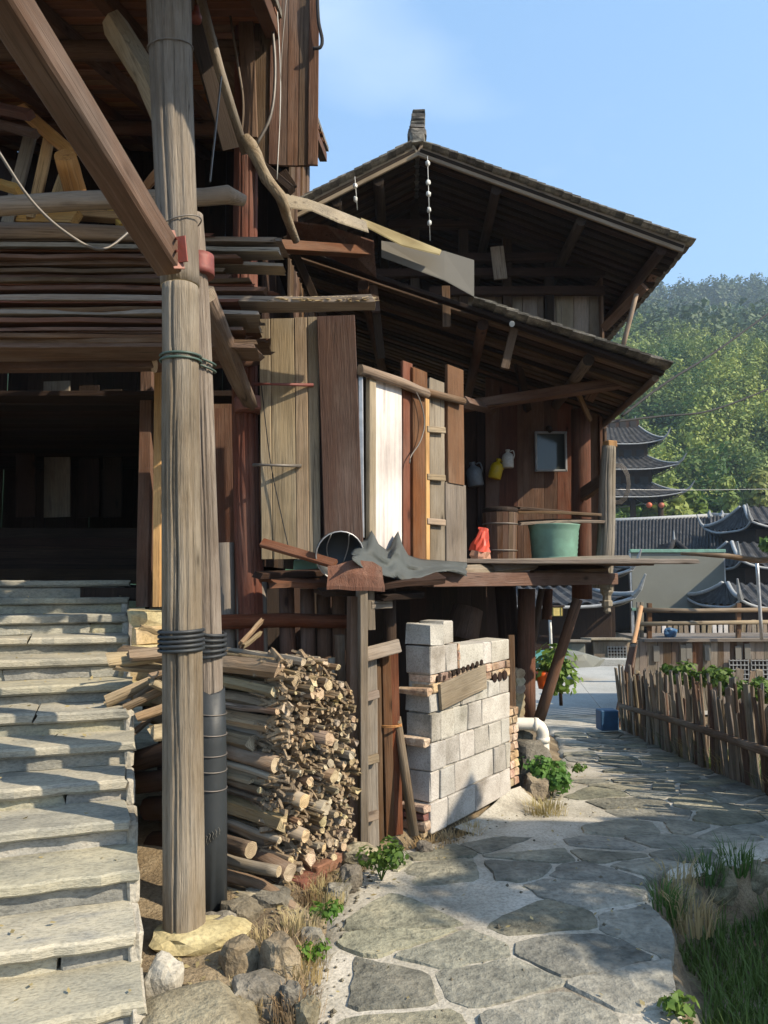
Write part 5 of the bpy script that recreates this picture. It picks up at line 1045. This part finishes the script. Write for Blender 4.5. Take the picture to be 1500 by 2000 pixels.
for py in (1193, 1217): log('rail', [P(1245, py - 2 + (4 if py > 1200 else 0), 13.05), P(1360, py, 13.05), P(1650, py - 4, 13.05)], [.04, .036, .04], (m_board, m_end), dk, 10)
for i in range(9):
    f = i / 8; a = P(1240, 1247, 13).lerp(P(1236, 1247, 11.6), f); b = a + Vector((-.22 - .1 * f, -.1, 0)); b.z = -.6
    plank('side_board', b, a - Vector((0, 0, .12 * f)), .2, .025, m_grey if i % 2 else m_brown, dk, n=(-1, -.15, .2), seg=2, jit=.15, rag=.03)
tag(log('leaning_pole', [P(1208, 1400, 11.3), P(1252, 1185, 12.6)], [.04, .035], (m_fresh, m_end), None, 9), 'bare orange brown pole leaning up against the deck corner', 'pole')
tag(rock('cloth_bundle', P(1310, 1238, 13.4), (.28, .2, .2), m_blue), 'blue and white cloth bundle on the deck under the rail', 'bundle')
tag(log('bare_pole', [P(1330, 1081, 12.2), P(1420, 1086, 12.2), P(1480, 1095, 12.2), P(1560, 1088, 12.2)], [.025, .045, .05, .05], (m_bark, m_end), None, 9, .1), 'bare grey branch pole reaching over the deck', 'pole')
tag(log('steel_pole', [P(1488, 1250, 12.6), P(1478, 1092, 12.6)], .028, m_steel, None, 10, 0), 'slim galvanised steel pole standing by the deck rail', 'pole')
weed('leafy_sprig', P(1500, 1085, 12.0), 90, .3, .25, .12, m_leaf, 'leafy green sprig beside the bare branch pole')
for i in range(26):
    px = 1275 + i * 11; tag(plank('pale_paling', P(px, 1245, 16), P(px + R.uniform(-2, 2), 1214 + R.uniform(-4, 4), 16), .085, .02, m_board if R.random() < .7 else m_white, None, seg=1), 'pale paling of the low fence beyond the deck', 'paling', 'palings beyond the deck')
# ------------------------------------------------------------------ corner by the plaza
lp = thing('path_lamp', P(1078, 1300, 14), 'yellow box lamp on a white post beside the plaza', 'lamp')
log('pole', [P(1079, 1330, 14), P(1074, 1205, 14)], .028, m_wplas, lp, 10, 0); box('lamp_box', P(1085, 1194, 14), (.22, .2, .17), m_lamp, lp, .3, .012); box('lamp_cap', P(1085, 1184, 14), (.25, .23, .03), m_dark, lp, .3, .006)
for dx in (-.11, .11): box('lamp_bar', P(1085, 1194, 14) + Vector((dx, -.1, 0)), (.015, .015, .18), m_dark, lp, .3, 0)
tag(log('dark_post', [P(1096, 1378, 10.2), P(1090, 1260, 10.2)], .025, m_dark, None, 8), 'thin dark post at the edge of the path by the plaza', 'post')
weed('flower_plant', P(1068, 1385, 9.4), 380, .2, .65, .07, m_shrub, 'tall leafy plant with orange blooms behind the slanting strut')
tag(log('orange_pot', [P(1060, 1345, 9.2), P(1060, 1312, 9.2)], [.05, .09], m_orange, None, 12, .03), 'faded orange flower pot hanging among the leaves', 'pot')
tag(crumple('teal_tarp', [(.34, .3, 0), (.36, .3, .1), (.28, .2, .2), (.1, .08, .26)], plain('teal_tarp', (.05, .22, .2), .5), None, Matrix.Translation(P(1062, 1302, 13)), .25), 'crumpled teal tarpaulin heap beside the lamp', 'tarpaulin')
tag(crumple('white_tarp', [(.7, .4, 0), (.72, .45, .14), (.5, .35, .26), (.2, .15, .33)], m_canvas, None, Matrix.Translation(P(1105, 1300, 17)), .2), 'dull grey sheet heap by the hutches', 'tarpaulin')
def hutch(x0, x1, y0, y1, d, lab, grid):
    t = thing('hutch', P((x0 + x1) / 2, y1, d), lab, 'hutch'); a = P(x0, y0, d); b = P(x1, y1, d)
    box('body', Vector(((a.x + b.x) / 2, d + .4, (a.z + b.z) / 2)), (b.x - a.x, .8, a.z - b.z), m_grey if grid else m_canvas, t, 0, .02); box('roof', Vector(((a.x + b.x) / 2, d + .35, a.z + .03)), (b.x - a.x + .2, 1.1, .06), m_grey, t, 0, .01, 0, -.06)
    if grid:
        c_ = P((x0 + x1) / 2 + 12, (y0 + y1) / 2, d - .01); g_ = box('wire_front', c_, (.5, .02, .35), m_dark, t, 0, 0)
        for k in range(7): box('wire_bar', c_ + Vector((-.24 + k * .08, -.015, 0)), (.012, .012, .35), m_steel, g_, 0, 0)
        for k in range(5): box('wire_bar', c_ + Vector((0, -.02, -.16 + k * .08)), (.5, .012, .012), m_steel, g_, 0, 0)
hutch(1158, 1228, 1252, 1299, 20.5, 'grey wooden hutch with wire mesh front across the plaza', True); hutch(1115, 1144, 1256, 1300, 20.3, 'low mossy green box beside the mesh hutch', False)
o = tuft('verge_grass', (6.2, 20.1, -.5), 10, .1, .1, m_grass, 'x', 'x'); bpy.data.objects.remove(o)
V = [(3 + i * .5, 20 + j * .5, -.47 + .03 * nz(i, j, 0, 1)) for j in range(3) for i in range(15)]; F = [(j * 15 + i, j * 15 + i + 1, (j + 1) * 15 + i + 1, (j + 1) * 15 + i) for j in range(2) for i in range(14)]
npmesh('verge', V, F, m_grass, smooth=True)['kind'] = 'structure'
# ------------------------------------------------------------------ village roofs
def hip(parent, c, hw, hd, top, h, up, ribs=16, trim=True, name='roof'):
    """curved hip roof with corrugated tile rows and lifted corners; top = ratio kept at the ridge"""
    c = Vector(c)
    for s in range(4):
        V = []; F = []; nu, nv = ribs * 4, 6; A_, B_ = (hw, hd) if s % 2 == 0 else (hd, hw); M = Matrix.Translation(c) @ Matrix.Rotation(s * math.pi / 2, 4, 'Z')
        tw = top if isinstance(top, tuple) else (top, top); ta, tb = tw if s % 2 == 0 else tw[::-1]
        for j in range(nv + 1):
            v_ = j / nv
            for i in range(nu + 1):
                u = i / nu * 2 - 1; ea = A_ + (A_ * ta - A_) * v_; eb = B_ + (B_ * tb - B_) * v_
                z = h * (v_ ** 1.25) + up * abs(u) ** 4 * (1 - v_) ** 2 + (.07 if i % 4 in (1, 2) else 0) * (1 if abs(u) < .97 else 0)
                k = 1 + .08 * abs(u) ** 4 * (1 - v_); V.append((u * ea * k, -eb * k, z))
        F = [(j * (nu + 1) + i, j * (nu + 1) + i + 1, (j + 1) * (nu + 1) + i + 1, (j + 1) * (nu + 1) + i) for j in range(nv) for i in range(nu)]
        ro = mesh(name, V, F, m_fartile, parent, M)
        if trim: tube('eave_trim', [M @ Vector((u / 10 * A_ * (1 + .08 * abs(u / 10) ** 4), -B_ * (1 + .08 * abs(u / 10) ** 4) - .02, up * abs(u / 10) ** 4 - .06)) for u in range(-10, 11)], .05, m_trim, ro, 5)
        tube('hip_ridge', [M @ Vector((-(A_ + (A_ * ta - A_) * q) * (1 + .08 * (1 - q)), -(B_ + (B_ * tb - B_) * q) * (1 + .08 * (1 - q)), h * q ** 1.25 + up * (1 - q) ** 2 + .06)) for q in [i / 8 for i in range(9)]], .075, m_trim if trim else m_fartile, ro, 6)
        e = M @ Vector((-A_ * 1.08, -B_ * 1.08, up)); q_ = M @ Vector((-A_ * 1.2, -B_ * 1.2, up * 1.9 + .35)); log('corner_spike', [e, (e + q_) / 2 - Vector((0, 0, .12)), q_], [.1, .07, .03], m_trim, ro, 6, 0)
TWx = P(1208, 965, 55).x; tw = thing('drum_tower', (TWx, 58, -.6), 'dark drum tower with stacked tiled roofs before the wooded hill', 'tower')
lev = [(972, 4.0, 1.15), (918, 3.7, 1.15), (866, 3.05, 1.5)]
for i, (py, hw, h) in enumerate(lev):
    z = P(1200, py, 55).z; hip(tw, (TWx, 58, z), hw, hw, .62, h, .35, 14)
    zt = P(1200, lev[i + 1][0], 55).z if i < 2 else z + 1.6
    b_ = box('storey', (TWx, 58, (z + zt) / 2 + .4), (hw * 1.3, hw * 1.3, zt - z), m_dark, tw, 0, .02)
    for k in range(5): box('window', (TWx - hw * .5 + k * hw * .25, 58 - hw * .655, z + h * .82 + .35), (hw * .15, .04, .55), m_black, b_, 0, .01)
hip(tw, (TWx, 58, P(1200, 838, 55).z + .3), 1.5, 1.5, .1, 1.0, .3, 10)
lathe('finial', [(.2, 0), (.35, .3), (.1, .7), (.2, .9), (.03, 1.6)], m_fartile, tw, Matrix.Translation((TWx, 58, P(1200, 838, 55).z + 1.2)), 10)
for sx in (-1, -.33, .33, 1):
    for sy in (-1, 1): log('column', [(TWx + sx * 3.0, 58 + sy * 3.0, -.6), (TWx + sx * 3.0, 58 + sy * 3.0, P(1200, 968, 55).z + .1)], .2, m_dark, tw, 10, 0)
for px in (1278, 1268): tag(lathe('paper_lantern', [(.08, 0), (.18, .09), (.22, .2), (.18, .31), (.08, .4)], m_lant, None, Matrix.Translation(P(px + (14 if px > 1270 else 0), 992, 54.2)), 14), 'round red lantern under the lowest tower roof', 'lantern', 'lanterns under the tower roof')
def slope_roof(name, a, b, c, d, ribs, parent):
    """corrugated slope: eave a-b, ridge d-c"""
    V = []; n = ribs * 4
    for t in range(2):
        for i in range(n + 1): p = (Vector(a).lerp(Vector(b), i / n) if t == 0 else Vector(d).lerp(Vector(c), i / n)); V.append(p + Vector((0, 0, .08 if i % 4 in (1, 2) else 0)))
    o = V[0].copy(); return mesh(name, [v - o for v in V], [(i, i + 1, n + 2 + i, n + 1 + i) for i in range(n)], m_fartile, parent, Matrix.Translation(o))
hall = thing('tiled_hall', (13, 34, -.6), 'long low hall with grey tiled roof and white ridge ends', 'building')
slope_roof('roof', P(1120, 1092, 32), P(1385, 1090, 32), P(1388, 1010, 37), P(1120, 1022, 37), 40, hall); slope_roof('roof', P(1386, 1089, 31.6), P(1520, 1082, 31.6), P(1520, 1010, 36.5), P(1386, 1008, 36.5), 19, hall)
slope_roof('back_roof', P(1120, 1040, 42), P(1520, 1040, 42), P(1520, 1012, 37.02), P(1120, 1023, 37.02), 40, hall)
tube('ridge', [P(1120, 1020, 37), P(1250, 1015, 37), P(1388, 1008, 37)], .12, m_trim, hall, 6); tube('ridge', [P(1386, 1006, 36.5), P(1450, 1008, 36.5), P(1525, 1008, 36.5)], .12, m_trim, hall, 6)
for px, s in ((1388, -1), (1408, 1)): log('ridge_horn', [P(px, 1010, 36.4), P(px + s * 3, 1003, 36.4), P(px + s * 2, 997, 36.4)], [.14, .1, .04], m_trim, hall, 6, 0)
box('wall', (P(1300, 1150, 34).x, 35, .9), (12, 3.4, 3.0), m_dark, hall, 0, .02)
gp = [P(1298, 1090, 31.4), P(1315, 1060, 31.4), P(1352, 1088, 31.4)]
dm = thing('dormer', gp[0], 'small tiled gable rising from the hall eave', 'gable'); mesh('gable_face', [Vector() , gp[1] - gp[0], gp[2] - gp[0], Vector((0, 1.6, .1)), gp[1] - gp[0] + Vector((0, 1.6, 0)), gp[2] - gp[0] + Vector((0, 1.6, 0))], [(0, 2, 1), (3, 4, 5), (0, 1, 4, 3), (1, 2, 5, 4), (0, 3, 5, 2)], m_dark, dm, Matrix.Translation(gp[0]))
for q in (0, 2): tube('verge', [gp[q] + (gp[q] - gp[1]) * .25 + Vector((0, -.1, .03)), gp[q] - Vector((0, .1, -.02)), gp[1] + Vector((0, -.1, .1))], .11, m_fartile, dm, 6)
log('finial', [gp[1] + Vector((0, -.1, .1)), gp[1] + Vector((0, -.1, .5))], [.07, .02], m_trim, dm, 6, 0)
sc = thing('canvas_screen', P(1322, 1192, 28), 'big plain grey canvas screen on a frame before the hall', 'screen')
a, b = P(1232, 1076, 28), P(1417, 1190, 28); box('canvas', ((a.x + b.x) / 2, 28, (a.z + b.z) / 2), (b.x - a.x, .05, a.z - b.z), m_canvas, sc, 0, .01)
box('top_bar', ((a.x + b.x) / 2, 27.96, a.z), (b.x - a.x + .1, .12, .12), m_green, sc, 0, .01); box('bottom_bar', ((a.x + b.x) / 2, 27.96, b.z), (b.x - a.x + .1, .12, .1), m_green, sc, 0, .01)
for x in (a.x, b.x): box('leg', (x, 28.05, (a.z - .6) / 2), (.12, .12, a.z + .6), m_steel, sc, 0, .01)
def pavilion(x0, x1, ye, yr, d, lab, depth=4, hwall=None):
    a = P(x0, ye, d); b = P(x1, ye, d); t = thing('pavilion', ((a.x + b.x) / 2, d + depth / 2, -.6), lab, 'building'); hw = (b.x - a.x) / 2
    hip(t, ((a.x + b.x) / 2, d + depth / 2, a.z), hw, depth / 2, (.75, .1), (P(x0, yr, d + depth / 2).z - a.z), .28, max(6, int(hw * 5))); box('wall', ((a.x + b.x) / 2, d + depth / 2, (a.z - .6) / 2), (hw * 1.75, depth * .8, a.z + .55), m_dark, t, 0, .02)
    return t
pavilion(930, 1222, 1182, 1148, 22, 'dark house with white edged tiled eave beyond the lamp', 5)
pavilion(1000, 1222, 1125, 1090, 26, 'second tiled roof rising behind the white edged eave', 5)
pavilion(1450, 1640, 1186, 1142, 24, 'tiled pavilion with curled white eave right of the screen', 4); pavilion(1452, 1650, 1108, 1062, 27, 'taller tiled pavilion standing above the one beside the screen', 4); pavilion(1472, 1680, 1030, 992, 30, 'topmost curved roof of the pavilion behind the hall', 4)
# ------------------------------------------------------------------ trees before the hill, cables
def tree(c, h, rad, n, size, mat, lab, cone=False, group=None, fmin=.2):
    t = thing('tree', c, lab, 'tree', group); c = Vector(c); log('trunk', [c, c + Vector((.1, 0, h * .5)), c + Vector((0, .1, h * .95))], [.05 * rad + .06, .04 * rad + .04, .02], m_bark, t, 8)
    cl = []
    for i in range(26):
        f = R.uniform(fmin, 1); rr = rad * ((1.1 - f) if cone else math.sin(min(1, f * 1.05) * 2.6 + .35)); a = R.uniform(0, 6.28); q = rr * R.uniform(.2, .8); p = c + Vector((math.cos(a) * q, math.sin(a) * q, h * f)); cl.append((tuple(p), rad * R.uniform(.2, .36)))
        if i < 9: log('limb', [c + Vector((0, 0, h * f * .75)), p], [.02 * rad + .015, .01], m_bark, t, 5)
    v, f = crown(rng, n, cl, (1, 1, .85), size, .5); npmesh('crown', v, f, mat, t); return t
for (px, py, d, rad, mt, lab, cone) in ((1420, 938, 62, 2.2, m_shrub, 'pale green conical tree behind the hall roof', True), (1482, 928, 64, 2.8, m_shrub, 'broader pale green tree beside the conical one', True), (1310, 955, 60, 3.0, m_shrub, 'bushy yellow green tree beside the drum tower', False), (1355, 965, 61, 2.6, m_shrub, 'low bushy tree between the tower and the conical tree', False), (1268, 985, 63, 2.4, m_dleaf, 'dark bush under the drum tower eaves', False), (1390, 975, 66, 2.2, m_dleaf, 'dark green bush in front of the conical tree', False), (1235, 975, 66, 3, m_shrub, 'pale bush seen between the tower columns', False)):
    p = P(px, py, d); tree((p.x, d, -.3), p.z + .3, rad, 2200, .34, mt, lab, cone)
for (pts, r, lab) in (([(1215, 812, 9.0), (1300, 748, 10.2), (1400, 685, 12), (1520, 598, 14.5)], .016, 'straight black cable rising from the low eave'), ([(1180, 826, 9.2), (1230, 820, 10), (1300, 812, 11), (1370, 806, 12), (1430, 788, 13), (1520, 752, 14.5)], .0155, 'sagging black cable with white clips under the straight one'), ([(1200, 956, 40), (1350, 957, 42), (1520, 955, 45)], .012, 'thin pale wire crossing behind the hall roof')):
    tag(tube('overhead_cable', curve([P(*q) for q in pts], 30), r, m_steel if r == .012 else m_black, None, 6), lab, 'cable')
tag(tube('plaza_string', [P(1115, 1310, 13), P(1175, 1385, 10.7)], .003, m_wire, None, 4), 'thin string tied down to the blue box', 'string')
# ------------------------------------------------------------------ out of view on the right: shed and trees placed to cast shade
sd = thing('shade_shed', (7.4, 2.5, 0), 'unseen open timber shed added to shade the path', 'shed')  # unseen shed, sized to throw the shade band on the path
for x in (6.0, 9.4):
    for y in (2.0, 3.0): log('post', [(x, y, -.3), (x, y, 4.4)], .07, (m_grey, m_end), sd, 10)
for i in range(12): plank('roof_board', (5.75 + i * .33, 1.8, 4.42 + R.uniform(0, .02)), (5.75 + i * .33 + R.uniform(-.03, .03), 3.1 + R.uniform(-.1, .1), 4.55), .325, .03, m_grey, sd, n=(0, 0, 1))
for i in range(10): plank('roof_board', (6.6 + i * .33, 1.0, 4.34), (6.6 + i * .33, 1.78, 4.4), .325, .03, m_grey, sd, n=(0, 0, 1))  # extra roof boards added to widen the shade over the ditch
for i in range(7): plank('wall_board', (6.0 + i * .5, 2.9, 2.2), (6.0 + i * .5, 2.9, 4.3), .48, .03, m_brown, sd)
tree((5.3, 1.78, -.2), 4.5, .85, 1000, .075, m_dleaf, 'slender leafy tree beside the shade shed', fmin=.74)
tree((8.1, .8, -.2), 5.4, 1.8, 12000, .1, m_dleaf, 'dense unseen tree added to shade the ditch')  # unseen tree put in to shade the ditch
tree((7.5, -.4, -.2), 5.4, 1.3, 9000, .1, m_dleaf, 'round unseen tree added to deepen the ditch shade', fmin=.55)  # another unseen tree, added for more shade on the ditch
# ------------------------------------------------------------------ haze in the valley air
hm = bpy.data.materials.new('haze'); hm.use_nodes = True; ht = hm.node_tree; ht.nodes.clear()
pv_ = ht.nodes.new('ShaderNodeVolumePrincipled'); pv_.inputs['Color'].default_value = (.62, .8, 1, 1); pv_.inputs['Density'].default_value = .0006; pv_.inputs['Anisotropy'].default_value = .1
ho = ht.nodes.new('ShaderNodeOutputMaterial'); ht.links.new(pv_.outputs[0], ho.inputs['Volume'])
V = [(x, y, z) for z in (-3, 260) for y in (-320, 4100) for x in (-3100, 3100)]
hz_o = mesh('haze', V, [(0, 2, 3, 1), (4, 5, 7, 6), (0, 1, 5, 4), (2, 6, 7, 3), (0, 4, 6, 2), (1, 3, 7, 5)], hm); hz_o['kind'] = 'stuff'
